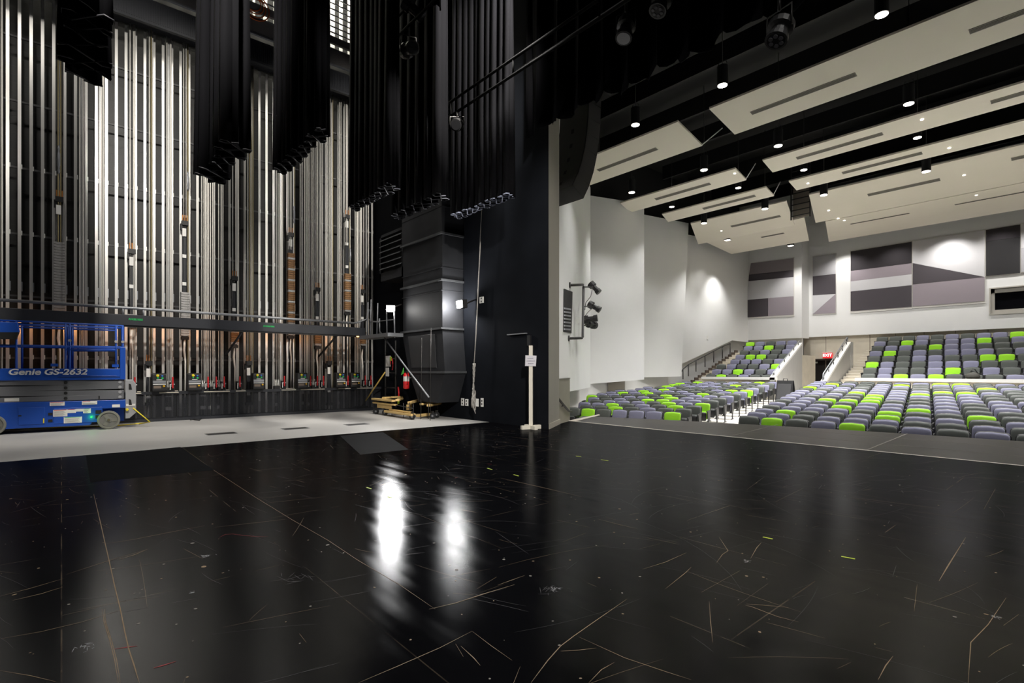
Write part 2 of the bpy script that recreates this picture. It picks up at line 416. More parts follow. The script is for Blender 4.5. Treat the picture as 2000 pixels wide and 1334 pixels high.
# timber stair wall next to the jamb
wA, wB = on_line(1086, 740, A0, A1), on_line(1110.5, 740, A0, A1)
struct(MB().prism([(wA[0] + .06, wA[1], -1), (wB[0] + .06, wB[1], -1), (wB[0] + .06, wB[1], 1.03), (wA[0] + .06, wA[1], 1.03)], (-.2, -.1, 0)).build('wall_stair', M_tan))
struct(MB().prism([(wA[0] + .08, wA[1], 1.03), (wB[0] + .08, wB[1], 1.03), (wB[0] + .08, wB[1], 1.06), (wA[0] + .08, wA[1], 1.06)], (-.22, -.12, 0)).build('trim_4', mat('stair_wall_cap', (.12, .11, .09), .5)))
sl = MB()
for i in range(4):
    sl.box(-10.1 - .28 * i, -9.8 - .28 * i, 10.0 + .1 * i, 11.2 + .1 * i, -.95, -.18 - .18 * i)
struct(sl.build('stairs', M_step))

# back wall
Y1, Y2 = 34.5, 35.65
zb1 = 3.32
struct(MB().box(-16.6, on_y(1566, 660, Y1)[0] - .2, Y1, Y1 + .2, zb1, 12.5).build('wall_back', M_white))
xr = on_y(1566, 660, Y1)[0]
struct(MB().box(xr - .2, xr, Y1, Y2, zb1, 12.5).build('wall_back', M_white))
wx = on_y(1935, 560, Y2)[0]
struct(MB().box(xr - .2, wx, Y2, Y2 + .2, 3.41, 12.5).build('wall_back', M_white))
struct(MB().box(wx, 18, Y2, Y2 + .2, 5.43, 12.5).build('wall_back', M_white))
struct(MB().box(wx, 18, Y2, Y2 + .2, 3.41, 4.18).build('wall_back', M_white))
# concrete wall below
struct(MB().box(-16.6, xr - .1, Y1 + .3, Y1 + .5, -1, 3.6).build('wall_back_low', M_lowwall))
dxa, dxb = on_y(1576.5, 700, 35.9)[0], on_y(1626, 700, 35.9)[0]
dzt = on_y(1600, 701, 35.9)[2]
cw = MB().box(xr - .4, dxa, 35.9, 36.1, -1, 3.7).box(dxb, 18, 35.9, 36.1, -1, 3.7).box(dxa, dxb, 35.9, 36.1, dzt, 3.7)
cwo = struct(cw.build('wall_back_low', M_beige))
jo = MB()
for u_ in (1613, 1699, 1749, 1805, 1866, 1930):
    x_ = on_y(u_, 690, 35.9)[0]; jo.box(x_ - .012, x_ + .012, 35.885, 35.905, 0, 3.6)
struct(jo.build('trim_5', mat('joint_brown', (.20, .17, .13), .8)))  # brown joint lines between the wall panels
dr = struct(MB().box(dxa, dxb, 36.2, 36.26, -.6, dzt).build('door_1', mat('dark_door', (.012, .009, .008), .5)))
MB().box(dxa, dxa + .09, 35.86, 36.2, -.6, dzt).box(dxb - .09, dxb, 35.86, 36.2, -.6, dzt).box(dxa, dxb, 35.86, 36.2, dzt - .09, dzt).build('door_frame', mat('door_frame_brown', (.035, .025, .02), .5), dr)
g = on_y(1589, 708, 36.1); MB().box(g[0] - .22, g[0] + .22, 36.02, 36.18, g[2] - .05, g[2] + .05).build('door_closer', mat('closer_aluminium', (.6, .6, .58), .4), dr)
# control booth window
fr = struct(MB().box(wx, 18, Y2 + .16, Y2 + .18, 4.18, 5.43).build('window_1', M_glass))
MB().box(wx - .06, wx, Y2 - .05, Y2 + .2, 4.12, 5.49).box(wx, 12, Y2 - .05, Y2 + .2, 5.43, 5.49).box(wx, 12, Y2 - .05, Y2 + .2, 4.12, 4.18) \
    .box(wx, wx + .14, Y2 + .05, Y2 + .2, 4.18, 5.43).box(wx, 12, Y2 + .05, Y2 + .2, 5.22, 5.43).box(wx, 12, Y2 + .02, Y2 + .2, 4.18, 4.36).build('window_frame', mat('booth_frame', (.42, .40, .36), .6), fr)

# ceilings
struct(MB().box(-18, 20, PY + .25, 37, 12.6, 12.9).build('ceiling', M_black))
struct(MB().box(18, 18.3, 8.3, 37, -1, 12.6).build('wall_right', M_white))
# roof beams and ducts lost in the black above the clouds
rb = MB()
for i in range(9):
    rb.box(-16, 17, 11.5 + 2.6 * i, 11.62 + 2.6 * i, 11.6, 12.3)
struct(rb.build('ceiling_beams', M_black))

# house floor: a gentle rake up to the cross aisle, then the raised tiers
def fz(y): return -.84 + .064 * (min(y, 26.6) - 14.2)
hf = MB()
ys = [9.0, 12.0, 14.2, 17, 20, 23, 26.6, 37]
zs = [fz(max(12, y)) for y in ys]
n_ = len(ys)
vs = [(x, y, z - dz) for x, dz in ((-17, .07), (-8.7, .07), (-7.9, 0), (18, 0)) for y, z in zip(ys, zs)]
hf.add(vs, [(c * n_ + i, (c + 1) * n_ + i, (c + 1) * n_ + i + 1, c * n_ + i + 1) for c in range(3) for i in range(n_ - 1)])
struct(hf.build('floor', M_house))
# pale line along the aisle floor
al = MB()
for i in range(12):
    y0, y1 = 14.2 + i, 15.2 + i
    x0, x1 = -7.55 - .187 * (y0 - 14.2), -7.55 - .187 * (y1 - 14.2)
    al.add([(x0 - .03, y0, fz(y0) + .008), (x0 + .03, y0, fz(y0) + .008), (x1 + .03, y1, fz(y1) + .008), (x1 - .03, y1, fz(y1) + .008)], [(0, 1, 2, 3)])
struct(al.build('trim_6', M_rail))

# ================================================================== RAISED SEATING, STAIRS, PARAPETS
RY_ = lambda k: 28.4 + 1.0 * k
RZ_ = lambda k: .26 + .297 * k
LY_ = lambda k: 27.4 + .75 * k
LZ_ = lambda k: .21 + .285 * k
lu = [1386, 1398, 1406.7, 1434, 1444, 1452, 1460, 1464]
ru = [1695, 1698, 1702.5, 1706, 1709.4, 1713, 1717.8, 1722]
LXL = [on_y(lu[k], 700, LY_(k))[0] for k in range(8)]
RXL = [on_y(ru[k], 700, RY_(k))[0] for k in range(8)]
tr = MB(); tl = MB()
for k in range(8):
    y0 = RY_(k) - .42; y1 = (RY_(k + 1) - .42) if k < 7 else 35.9
    tr.box(RXL[k] - .34, 17.9, y0, y1, -.6, RZ_(k))
    y0 = LY_(k) - .32; y1 = (LY_(k + 1) - .32) if k < 7 else Y1 + .3
    tl.box(LXL[k] - .34, -11.12 - .13 * k, y0, y1, -.6, LZ_(k))
struct(tr.build('tier', M_beige)); struct(tl.build('tier', M_beige))
# stairs beside the side wall
ls = MB(); lsn = MB(); lsk = MB()
for i in range(16):
    k = i // 2; y0 = 27.0 + .375 * i; z1 = .21 + .1425 * (i + 1) - .05
    ls.box(-16.22 + .016 * i, LXL[k] - .34, y0, 34.7, -.6, z1)
    lsn.box(-16.22 + .016 * i, LXL[k] - .342, y0 - .012, y0 + .05, z1 - .035, z1 + .006)
    lsk.box(-16.28 + .016 * i, -16.215 + .016 * i, y0, y0 + .38, -.6, z1 + .17)
sto = struct(ls.build('stairs', M_step)); lsn.build('nosing', mat('pale_nosing', (.70, .66, .57), .7), sto)
lsk.build('stringer', mat('brown_stringer', (.07, .05, .04), .6), sto)
# stairs between the vomitory wall and the raised block under the booth
rs = MB(); rsn = MB()
for i in range(16):
    k = i // 2; y0 = 27.98 + .5 * i; z1 = .26 + .1485 * i
    x0 = -9.0 - .07 * (y0 - 27.4)
    rs.box(x0, RXL[k] - .335, y0, 35.9, -.6, z1)
    rsn.box(x0, RXL[k] - .337, y0 - .012, y0 + .06, z1 - .04, z1 + .006)
rso = struct(rs.build('stairs', M_step)); rsn.build('nosing', MATS['pale_nosing'], rso)
# white parapets in front of the raised blocks
pl0, pl1 = on_y(1372, 741, 26.7)[0], -11.02
struct(MB().box(pl0, pl1, 26.72, 26.86, -.6, .84).build('parapet', M_beige))
struct(MB().box(pl0 - .05, pl1, 26.66, 26.9, .84, .97).build('parapet_cap', M_whitecap))
pr0 = on_y(1672, 741, 27.4)[0]
struct(MB().box(pr0, 17.9, 27.46, 27.6, -.6, .84).build('parapet', M_beige))
struct(MB().box(pr0 - .05, 17.9, 27.4, 27.64, .84, .97).build('parapet_cap', M_whitecap))
# sloping vomitory walls
vl0, vl1 = (-11.06, 26.66), (-11.6, 31.6)
vm = MB().prism([(*vl0, -.6), (*vl1, -.6), (*vl1, 2.75), (*vl0, .84)], (-.22, 0, 0))
struct(vm.build('wall_vomitory', M_conc))
struct(MB().prism([(*vl0, .84), (*vl1, 2.75), (*vl1, 2.87), (*vl0, .97)], (-.24, 0, 0)).build('parapet_cap', M_whitecap))
vr0, vr1 = (-9.06, 27.4), (-9.4, 32.2)
struct(MB().prism([(*vr0, -.6), (*vr1, -.6), (*vr1, 2.72), (*vr0, .62)], (-.2, 0, 0)).build('wall_vomitory', M_conc))
struct(MB().prism([(vr0[0] + .02, vr0[1], .62), (vr1[0] + .02, vr1[1], 2.72), (vr1[0] + .02, vr1[1], 2.85), (vr0[0] + .02, vr0[1], .75)], (-.24, 0, 0)).build('parapet_cap', M_whitecap))
struct(MB().box(-9.6, -9.38, 32.2, 32.6, -.6, 2.85).build('wall_vomitory', M_conc))

# handrails
hr = thing('handrail', 'dark metal handrail with posts along the stairs by the side wall', 'railing', (-16.1, 26.9, .2))
rp = []
for u_, vt, vb in ((1334, 721, 741), (1344.5, 712, 735), (1359.4, 704, 726), (1377, 695, 717), (1394, 686, 708), (1411, 677, 700), (1426, 671, 695)):
    p = on_line(u_, vt, (-16.22, 26.3), (-15.86, 34.5)); q = on_line(u_, vb, (-16.22, 26.3), (-15.86, 34.5))
    tube_obj('post', [q, p], .03, M_rail, hr); rp.append(p)
p0 = on_line(1330, 728, (-16.22, 26.3), (-15.86, 34.5))
tube_obj('top_rail', [p0] + rp, .03, M_rail, hr)
for nm, a, b, lab in (('L', vl0, vl1, 'grey rail on brackets along the white cap beside the seats of the stair-side raised block'),
                      ('R', vr0, vr1, 'grey double rail on the sloping wall between exit door and stairs')):
    za, zb = (.97, 2.87) if nm == 'L' else (.75, 2.85)
    t = thing('handrail', lab, 'railing', (a[0], a[1], za))
    off = -.12
    P = lambda f, h: (a[0] + (b[0] - a[0]) * f + off, a[1] + (b[1] - a[1]) * f, za + (zb - za) * f + h)
    tube_obj('top_rail', [P(.02, .05), P(.04, .32), P(.97, .32), P(1.0, .02)] if nm == 'R' else [P(.02, .05), P(.03, .16), P(.98, .16), P(1.0, .02)], .025, M_steelgrey, t)
    if nm == 'R': tube_obj('mid_rail', [P(.03, .16), P(.99, .16)], .02, M_steelgrey, t)
    for i in range(6):
        f = .06 + .175 * i
        tube_obj('bracket', [P(f, -.03), P(f, .32 if nm == 'R' else .16)], .022, M_rail, t)
t = thing('handrail', 'dark handrail running down the timber stair wall beside the stage', 'railing', (wA[0] + .2, wA[1] - .1, .3))
h0, h1 = on_line(1089, 777, (wA[0] + .22, wA[1] - .12), (wB[0] + .22, wB[1] - .12)), on_line(1111, 803, (wA[0] + .22, wA[1] - .12), (wB[0] + .22, wB[1] - .12))
h1b = on_line(1116, 803.5, (wA[0] + .22, wA[1] - .12), (wB[0] + .22, wB[1] - .12))
tube_obj('top_rail', [h0, h1, h1b], .035, M_rail, t)
tube_obj('bracket', [((h0[0] + h1[0]) / 2, (h0[1] + h1[1]) / 2, (h0[2] + h1[2]) / 2 - .02), ((h0[0] + h1[0]) / 2 - .2, (h0[1] + h1[1]) / 2 - .1, (h0[2] + h1[2]) / 2 - .1)], .02, M_rail, t)

# ================================================================== SEATS
FAB = {'G': mat('lime_fabric', s2l(150, 214, 38), .85, noise=.08, scale=30, sheen=.1), 'P': mat('violet_grey_fabric', s2l(124, 124, 146), .85, noise=.08, scale=30, sheen=.1),
       'D': mat('charcoal_fabric', s2l(82, 86, 82), .85, noise=.10, scale=30, sheen=.1)}
CNAME = {'G': 'lime green', 'P': 'violet grey', 'D': 'charcoal grey'}
def outline(wd, z0, z1, r, crown, n=5):
    h = wd / 2; p = [(-h + .03, z0), (h - .03, z0), (h, z0 + .03)]
    for i in range(n + 1):
        a = i / n * PI / 2; p.append((h - r + r * math.cos(a), z1 - r + r * math.sin(a)))
    p.append((0, z1 + crown))
    for i in range(n + 1):
        a = PI / 2 + i / n * PI / 2; p.append((-h + r + r * math.cos(a), z1 - r + r * math.sin(a)))
    p.append((-h, z0 + .03)); return p
def slab(o, layers, lean, zc):
    mb = MB(); n = len(o); cx = 0; cz = (min(z for _, z in o) + max(z for _, z in o)) / 2
    vs = []
    for y, sx_, sz_ in layers:
        for x, z in o:
            zz = cz + (z - cz) * sz_; vs.append((x * sx_, y + (zz - zc) * lean, zz))
    L = len(layers)
    fs = [(i * n + j, i * n + (j + 1) % n, (i + 1) * n + (j + 1) % n, (i + 1) * n + j) for i in range(L - 1) for j in range(n)]
    fs += [tuple(range(n - 1, -1, -1)), tuple((L - 1) * n + j for j in range(n))]
    return mb.add(vs, fs)
cush = slab(outline(.53, .40, .87, .075, .014), [(-.028, .80, .82), (-.018, .93, .94), (0, 1, 1), (.05, 1, 1)], .20, .42)
shell = slab(outline(.565, .34, .888, .085, .014), [(.05, 1, 1), (.075, 1, 1), (.095, .92, .93)], .20, .42)
padm = slab(outline(.49, .33, .60, .05, .0), [(-.145, .93, .93), (-.135, 1, 1), (-.075, 1, 1), (-.06, .93, .93)], .16, .45)
panm = slab(outline(.49, .27, .59, .06, .0), [(-.19, .80, .82), (-.165, .9, .92), (-.147, .93, .93)], .16, .45)
def side(s):
    x = .286 * s; mb = MB()
    mb.prism([(x - .018, -.27, .600), (x - .018, -.28, .63), (x - .018, .02, .655), (x - .018, .03, .62)], (.036, 0, 0))
    mb.prism([(x - .014, -.22, .60), (x - .014, .05, .61), (x - .014, .03, .34), (x - .014, -.06, .24), (x - .014, -.08, .02), (x - .014, -.14, .02), (x - .014, -.15, .26)], (.028, 0, 0))
    mb.box(x - .02, x + .02, -.22, .04, 0, .025); return mb
SEATMESH = {}
for cc in 'GPD': SEATMESH[cc] = (cush.mesh('backrest', FAB[cc], True), padm.mesh('seat', FAB[cc], True))
SHELL = shell.mesh('back_shell', M_plastic, True); PAN = panm.mesh('seat_pan', M_plastic, True)
SIDES = (side(-1).mesh('armrest', M_plastic), side(1).mesh('armrest', M_plastic))
for me in list(SEATMESH['G']) + list(SEATMESH['P']) + list(SEATMESH['D']) + [SHELL, PAN]:
    me.shade_auto_smooth() if hasattr(me, 'shade_auto_smooth') else None
PROTO = {}
def make_seat(cc, loc, rz):
    t = thing('theatre_seat', '', 'seat', loc, rz)
    for nm, me in (('backrest', SEATMESH[cc][0]), ('back_shell', SHELL), ('seat', SEATMESH[cc][1]), ('seat_pan', PAN), ('armrest', SIDES[0]), ('armrest', SIDES[1])):
        o = bpy.data.objects.new(nm, me); C.objects.link(o); o.parent = t
    return t
def copy_seat(cc, loc, rz):
    if cc not in PROTO:
        PROTO[cc] = make_seat(cc, loc, rz); return PROTO[cc]
    src = PROTO[cc]; r = src.copy(); C.objects.link(r); r.location = loc; r.rotation_euler = (0, 0, rz)
    for ch in src.children:
        c = ch.copy(); C.objects.link(c); c.parent = r
    return r
rng = random.Random(11)
# colours read from the photograph where a seat shows them: pixel of the top of the backrest
PTS = []
def pts(cc, u0, v0, s, *xy):
    for x, y in xy: PTS.append((cc, u0 + x / s, v0 + y / s))
pts('G', 1100, 720, 8, (355, 625), (740, 590), (730, 540), (470, 405), (930, 382), (1280, 325), (1355, 355), (1600, 272), (1735, 227), (1290, 470), (1525, 472), (1700, 437), (1730, 570), (1690, 690))
pts('P', 1100, 720, 8, (850, 650), (1125, 660), (1400, 672), (245, 575), (1270, 612), (500, 535), (1210, 560), (350, 480), (760, 495), (1195, 510), (420, 445), (845, 455), (975, 500), (1060, 420), (1265, 430),
    (1780, 485), (1900, 525), (1920, 445), (1135, 390), (730, 385), (530, 370), (810, 345), (990, 350), (1090, 320), (1460, 330), (1400, 262), (1700, 250), (1850, 335), (1940, 370), (1900, 228), (1810, 200))
pts('D', 1100, 720, 8, (168, 600), (595, 640), (500, 580), (290, 520), (560, 490), (635, 450), (1000, 600), (960, 545), (1070, 465), (1550, 625), (1470, 565), (1425, 510), (1640, 515), (1480, 430), (1850, 640), (640, 345), (920, 312), (1170, 290), (1180, 360), (870, 420), (1350, 395), (1570, 395), (1780, 400))
pts('G', 1100, 640, 4.444, (1195, 652), (1570, 532), (1440, 530), (1530, 500), (1205, 562), (1155, 480), (960, 480), (885, 508), (1685, 465), (960, 673), (945, 598))
pts('P', 1100, 640, 4.444, (1395, 587), (1525, 548), (1720, 485), (1825, 466), (1055, 648), (980, 625), (1080, 603))
pts('D', 1100, 640, 4.444, (1110, 680), (1280, 630), (1345, 607), (1465, 568), (1620, 502), (1675, 500), (1775, 470), (1030, 708))
pts('G', 1420, 620, 5.13, (455, 1020), (1140, 1045), (560, 925), (1095, 870), (1500, 965), (970, 802), (1175, 807), (830, 685), (1055, 650), (1395, 762), (1385, 817))
pts('P', 1420, 620, 5.13, (260, 955), (480, 965), (345, 915), (610, 888), (890, 1030), (950, 985), (1225, 1062), (475, 850), (810, 895), (1025, 902), (670, 858), (870, 865), (1290, 957), (730, 827), (775, 800), (595, 795), (655, 770), (750, 727), (860, 752), (910, 727), (1030, 752), (870, 668), (1010, 690), (1110, 708), (1280, 710), (1360, 847), (1310, 880), (1450, 1010))
pts('D', 1420, 620, 5.13, (170, 990), (640, 1020), (410, 880), (705, 975), (790, 937), (540, 822), (930, 835), (1030, 945), (840, 775), (1240, 910), (1140, 842), (785, 703), (950, 708), (1080, 727), (1210, 755), (1200, 998), (1200, 785))
pts('G', 1650, 630, 5.337, (620, 1010), (405, 952), (1465, 952), (650, 880), (215, 795), (220, 740), (560, 648), (950, 633), (1150, 633), (1130, 705), (905, 728), (1425, 685), (1370, 710))
pts('P', 1650, 630, 5.337, (750, 1095), (1565, 1145), (310, 998), (100, 945), (710, 968), (1040, 985), (1290, 1050), (1680, 1072), (590, 912), (390, 870), (190, 830), (660, 845), (1230, 900), (1210, 820), (1200, 795), (945, 855), (950, 820), (930, 890), (660, 750), (850, 757), (1100, 760), (1335, 765), (1540, 915), (1530, 880), (240, 770), (480, 697), (370, 635), (370, 650), (1740, 812), (1760, 845), (1600, 715))
pts('D', 1650, 630, 5.337, (380, 1070), (1145, 1120), (950, 1035), (860, 925), (1150, 937), (1390, 1000), (1750, 970), (1740, 1020), (320, 905), (690, 805), (440, 838), (1440, 835), (1490, 800), (1640, 770), (1230, 865), (950, 785))
UL = ['DGDPDD', 'PPGPDP', 'DPDDPG', 'PPPDP', 'PGGDD', 'DDPDP', 'PPGDP', 'GPDPP']
UR = ['DPGPGDDDPDPP', 'DPDDPGDPDPGD', 'GPDDPPPDDDPP', 'DDDPPDDGGDDP', 'PGDPDPPPDPGD', 'DPPDGPPDDDPP', 'PDGPDPPGDPDG', 'DDDPDPDPPGPD']
plan = []                                                     # (block, row, seat, x, y, z, rz, colour)
A9 = math.radians(9)
llim = [1112, 1125, 1130, 1137, 1147, 1153, 1160, 1173, 1205, 1238, 1258, 1286, 1298, 1308, 1318]
for k in range(15):
    ax, ay = -9.15 - .1346 * k, 14.5 + .846 * k
    m = 0
    while True:
        x, y = ax - .62 * m * math.cos(A9), ay - .62 * m * math.sin(A9)
        if proj(x, y, .8)[0] < llim[k] or m > 16 or x - .42 < wall_x(y - .3): break
        plan.append(['L', k, m, x, y, fz(y) - .07, A9]); m += 1
for k in range(15):
    x, y = -6.62 - .163 * k, 14.2 + .857 * k
    m = 0
    while proj(x + .62 * m, y, .4)[0] < 2045:
        plan.append(['R', k, m, x + .62 * m, y, fz(y), 0.0]); m += 1
lev = len(plan)
taken = {}
for i, p in enumerate(plan):
    u, v, d = proj(p[3], p[4] + .1, p[5] + .88); p += [u, v, None]
for cc, pu, pv in sorted(PTS, key=lambda q: (q[0] != 'G')):
    best = min((j for j in range(lev) if plan[j][9] is None), key=lambda j: (plan[j][7] - pu) ** 2 + (2.2 * (plan[j][8] - pv)) ** 2)
    if (plan[best][7] - pu) ** 2 + (2.2 * (plan[best][8] - pv)) ** 2 < 26 ** 2: plan[best][9] = cc
for p in plan:
    if p[:3] == ['L', 0, 6]: p[9] = 'D'
    if p[9] is None: p[9] = rng.choice('DDDDPPPP')
for k in range(8):
    for m, cc in enumerate(UL[k]):
        plan.append(['U', k, m, LXL[k] + .62 * m, LY_(k), LZ_(k), 0.0, 0, 0, cc])
    m = 0
    while proj(RXL[k] + .62 * m, RY_(k), 2)[0] < 2040 and m < len(UR[k]):
        plan.append(['V', k, m, RXL[k] + .62 * m, RY_(k), RZ_(k), 0.0, 0, 0, UR[k][m]]); m += 1
BLOCK = {'L': ('front block by the side wall', 'from the aisle', 'seats of the front block by the side wall'),
         'R': ('front block across the aisle', 'from the aisle', 'seats of the front block across the aisle'),
         'U': ('raised block by the wall stairs', 'from the wall stairs', 'seats of the raised block by the wall stairs'),
         'V': ('raised block under the booth window', 'from the stairs', 'seats of the raised block under the booth window')}
# the far, mostly hidden seats go into one mass; seats nobody sees are left out
MASSROWS = {'L3': [7], 'L4': [5, 6, 7, 8], 'L5': [4, 5, 6, 7, 8], 'L6': [3, 4, 5, 6, 7, 8, 9], 'L7': [2, 3, 4, 5, 6, 7, 8, 9], 'L8': [1, 2, 3, 4, 5, 6, 7, 8, 9], 'L9': [1, 2, 3, 4, 5, 6, 7, 8], 'L10': [1, 2, 3, 4, 5, 6, 7, 8], 'L11': [1, 2, 3, 4, 5, 6, 7], 'L12': [1, 2, 3, 4, 5, 6, 7], 'L13': [1, 2, 3, 4, 5, 6, 7], 'L14': [0, 1, 2, 3, 4, 5, 6, 7], 'R6': [10], 'R10': [0], 'R11': [0, 1, 2], 'R12': [0, 1, 2, 3], 'R13': [0, 1, 2, 3, 4, 5, 11], 'R14': [0, 1, 2, 3, 4, 5, 6, 11], 'U0': [0, 1, 2, 3, 4, 5], 'V0': [6], 'V1': [9], 'V2': [9]}
KEEPROWS = {'L0': [0, 1, 2, 3, 4, 5, 6], 'L1': [0, 1, 2, 3, 4, 5, 6], 'L2': [0, 1, 2, 3, 4, 5, 6, 7], 'L3': [0, 1, 2, 3, 4, 5, 6], 'L4': [0, 1, 2, 3, 4], 'L5': [0, 1, 2, 3, 9], 'L6': [0, 1, 2], 'L7': [0, 1], 'L8': [0], 'L9': [0], 'L10': [0], 'L11': [0], 'L12': [0], 'L13': [0], 'R0': [0, 1, 2, 3, 4, 5, 6, 7, 8, 9], 'R1': [0, 1, 2, 3, 4, 5, 6, 7, 8, 9], 'R2': [0, 1, 2, 3, 4, 5, 6, 7, 8, 9], 'R3': [0, 1, 2, 3, 4, 5, 6, 7, 8, 9], 'R4': [0, 1, 2, 3, 4, 5, 6, 7, 8, 9], 'R5': [0, 1, 2, 3, 4, 5, 6, 7, 8, 9], 'R6': [0, 1, 2, 3, 4, 5, 6, 7, 8, 9], 'R7': [0, 1, 2, 3, 4, 5, 6, 7, 8, 9, 10], 'R8': [0, 1, 2, 3, 4, 5, 6, 7, 8, 9, 10], 'R9': [0, 1, 2, 3, 4, 5, 6, 7, 8, 9, 10], 'R10': [1, 2, 3, 4, 5, 6, 7, 8, 9, 10], 'R11': [3, 4, 5, 6, 7, 8, 9, 10], 'R12': [4, 5, 6, 7, 8, 9, 10], 'R13': [6, 7, 8, 9, 10], 'R14': [7, 8, 9, 10], 'U1': [0, 1, 2, 3, 4, 5], 'U2': [0, 1, 2, 3, 4, 5], 'U3': [0, 1, 2, 3, 4], 'U4': [0, 1, 2, 3, 4], 'U5': [0, 1, 2, 3, 4], 'U6': [0, 1, 2, 3, 4], 'U7': [0, 1, 2, 3, 4], 'V0': [0, 1, 2, 3, 4, 5, 7, 8], 'V1': [0, 1, 2, 3, 4, 5, 6, 7, 8], 'V2': [0, 1, 2, 3, 4, 5, 6, 7, 8], 'V3': [0, 1, 2, 3, 4, 5, 6, 7, 8, 9], 'V4': [0, 1, 2, 3, 4, 5, 6, 7, 8, 9], 'V5': [0, 1, 2, 3, 4, 5, 6, 7, 8, 9], 'V6': [0, 1, 2, 3, 4, 5, 6, 7, 8, 9], 'V7': [0, 1, 2, 3, 4, 5, 6, 7, 8, 9]}
MASS = {(r[0], int(r[1:]), i) for r, v in MASSROWS.items() for i in v}
KEEP = {(r[0], int(r[1:]), i) for r, v in KEEPROWS.items() for i in v}
stuff_bits = []
for blk, k, m, x, y, z, rz, _u, _v, cc in plan:
    if (blk, k, m) in MASS:
        stuff_bits.append((cc, x, y, z, rz)); continue
    if (blk, k, m) not in KEEP: continue
    o = copy_seat(cc, (x, y, z), rz)
    bn, fr_, grp = BLOCK[blk]
    o['label'] = f'{CNAME[cc]} seat, {ordw(m)} {fr_}, {ordw(k)} row, {bn}'
    o['group'] = grp
for k in range(15):                                           # the same rows run on past the picture's edge
    m = max(p[2] for p in plan if p[0] == 'R' and p[1] == k) + 1
    for i in range(18): stuff_bits.append((rng.choice('DDDPPPG'), -6.62 - .163 * k + .62 * (m + i), 14.2 + .857 * k, fz(14.2 + .857 * k), 0.0))
for k in range(8):
    m = max(p[2] for p in plan if p[0] == 'V' and p[1] == k) + 1
    for i in range(18): stuff_bits.append((rng.choice('DDDPPPG'), RXL[k] + .62 * (m + i), RY_(k), RZ_(k), 0.0))
if stuff_bits:
    mb = MB(); mi = []
    order = ['G', 'P', 'D', 'B']
    for cc, x, y, z, rz in stuff_bits:
        M = Matrix.Translation((x, y, z)) @ Matrix.Rotation(rz, 4, 'Z')
        for src, ci in ((cush, order.index(cc)), (padm, order.index(cc)), (shell, 3), (panm, 3), (side(-1), 3), (side(1), 3)):
            mb.add([M @ Vector(q) for q in src.v], src.f); mi += [ci] * len(src.f)
    so = mb.build('theatre_seats', FAB['G'], None)
    for mm_ in (FAB['P'], FAB['D'], M_plastic): so.data.materials.append(mm_)
    so.data.polygons.foreach_set('material_index', mi)
    so['kind'] = 'stuff'; so['label'] = 'the remaining far rows of seats, mostly hidden behind the rows before them'; so['category'] = 'seats'
print('ROW0', [(round(p[7]), round(p[8]), p[9]) for p in plan if p[0] == 'L' and p[1] in (0, 1, 5, 9)], [(round(p[7]), round(p[8]), p[9]) for p in plan if p[0] == 'R' and p[1] in (0, 1, 7)]); print('SEATS', len(plan), {b: sum(1 for p in plan if p[0] == b) for b in 'LRUV'})

# dark bag lying on a seat of the raised block
bx, by, bz = on_y(1900, 731, 27.95)
bag = thing('bag', 'dark bag with loop handles resting behind the white parapet', 'bag', (bx, by, .95))
mb = MB(); mb.lathe([(.02, 0), (.2, .01), (.24, .08), (.19, .2), (.08, .26)], 14, Matrix.Translation((bx, by, .97)) @ Matrix.Scale(.6, 4, (0, 1, 0)))
mb.build('body', mat('dark_bag_cloth', (.05, .048, .04), .8, noise=.2), bag, smooth=True)
tube_obj('handle', [(bx - .1, by, 1.15), (bx - .02, by - .02, 1.38), (bx + .06, by, 1.36), (bx + .2, by + .02, 1.1)], .02, M_plastic, bag)
tube_obj('handle', [(bx - .14, by, 1.13), (bx + .0, by + .04, 1.30), (bx + .16, by, 1.14)], .02, M_plastic, bag)

# exit sign
ex = on_y(1616.5, 693.5, 35.8)
es = thing('exit_sign', 'red lit exit sign hanging over the dark doorway', 'sign', (ex[0], 35.8, ex[2]))
MB().box(ex[0] - .25, ex[0] + .25, 35.74, 35.84, ex[2] - .18, ex[2] + .14).build('housing', mat('exit_red', (.55, .01, .015), .4, emit=(1, .03, .04), estr=.75), es)
MB().box(ex[0] - .26, ex[0] + .26, 35.73, 35.88, ex[2] + .14, ex[2] + .19).build('canopy', M_card, es)
def text(name, body, size, loc, rot, m, parent=None, ext=.002, offset=0.0, shear=0.0, align='CENTER', xs=1.0):
    c = bpy.data.curves.new(name, 'FONT'); c.body = body; c.size = size; c.align_x = align; c.align_y = 'CENTER'
    c.extrude = ext; c.bevel_depth = offset; c.bevel_resolution = 0; c.shear = shear; c.materials.append(m)
    tmp = bpy.data.objects.new(name + '_tmp', c); C.objects.link(tmp)
    me = bpy.data.meshes.new_from_object(tmp); bpy.data.objects.remove(tmp); bpy.data.curves.remove(c)
    o = bpy.data.objects.new(name, me); C.objects.link(o)
    if parent is not None:
        o.parent = parent; loc = parent.matrix_basis.inverted() @ Vector(loc)
        rot = (rot[0], rot[1], rot[2] - parent.rotation_euler[2])
    o.location = loc; o.rotation_euler = rot; o.scale = (xs, 1, 1)
    return o
text('lettering', 'EXIT', .25, (ex[0], 35.732, ex[2] - .02), (PI / 2, 0, 0), mat('exit_letter', (1, .85, .85), .4, emit=(1, .8, .8), estr=1.6), es, offset=.006)

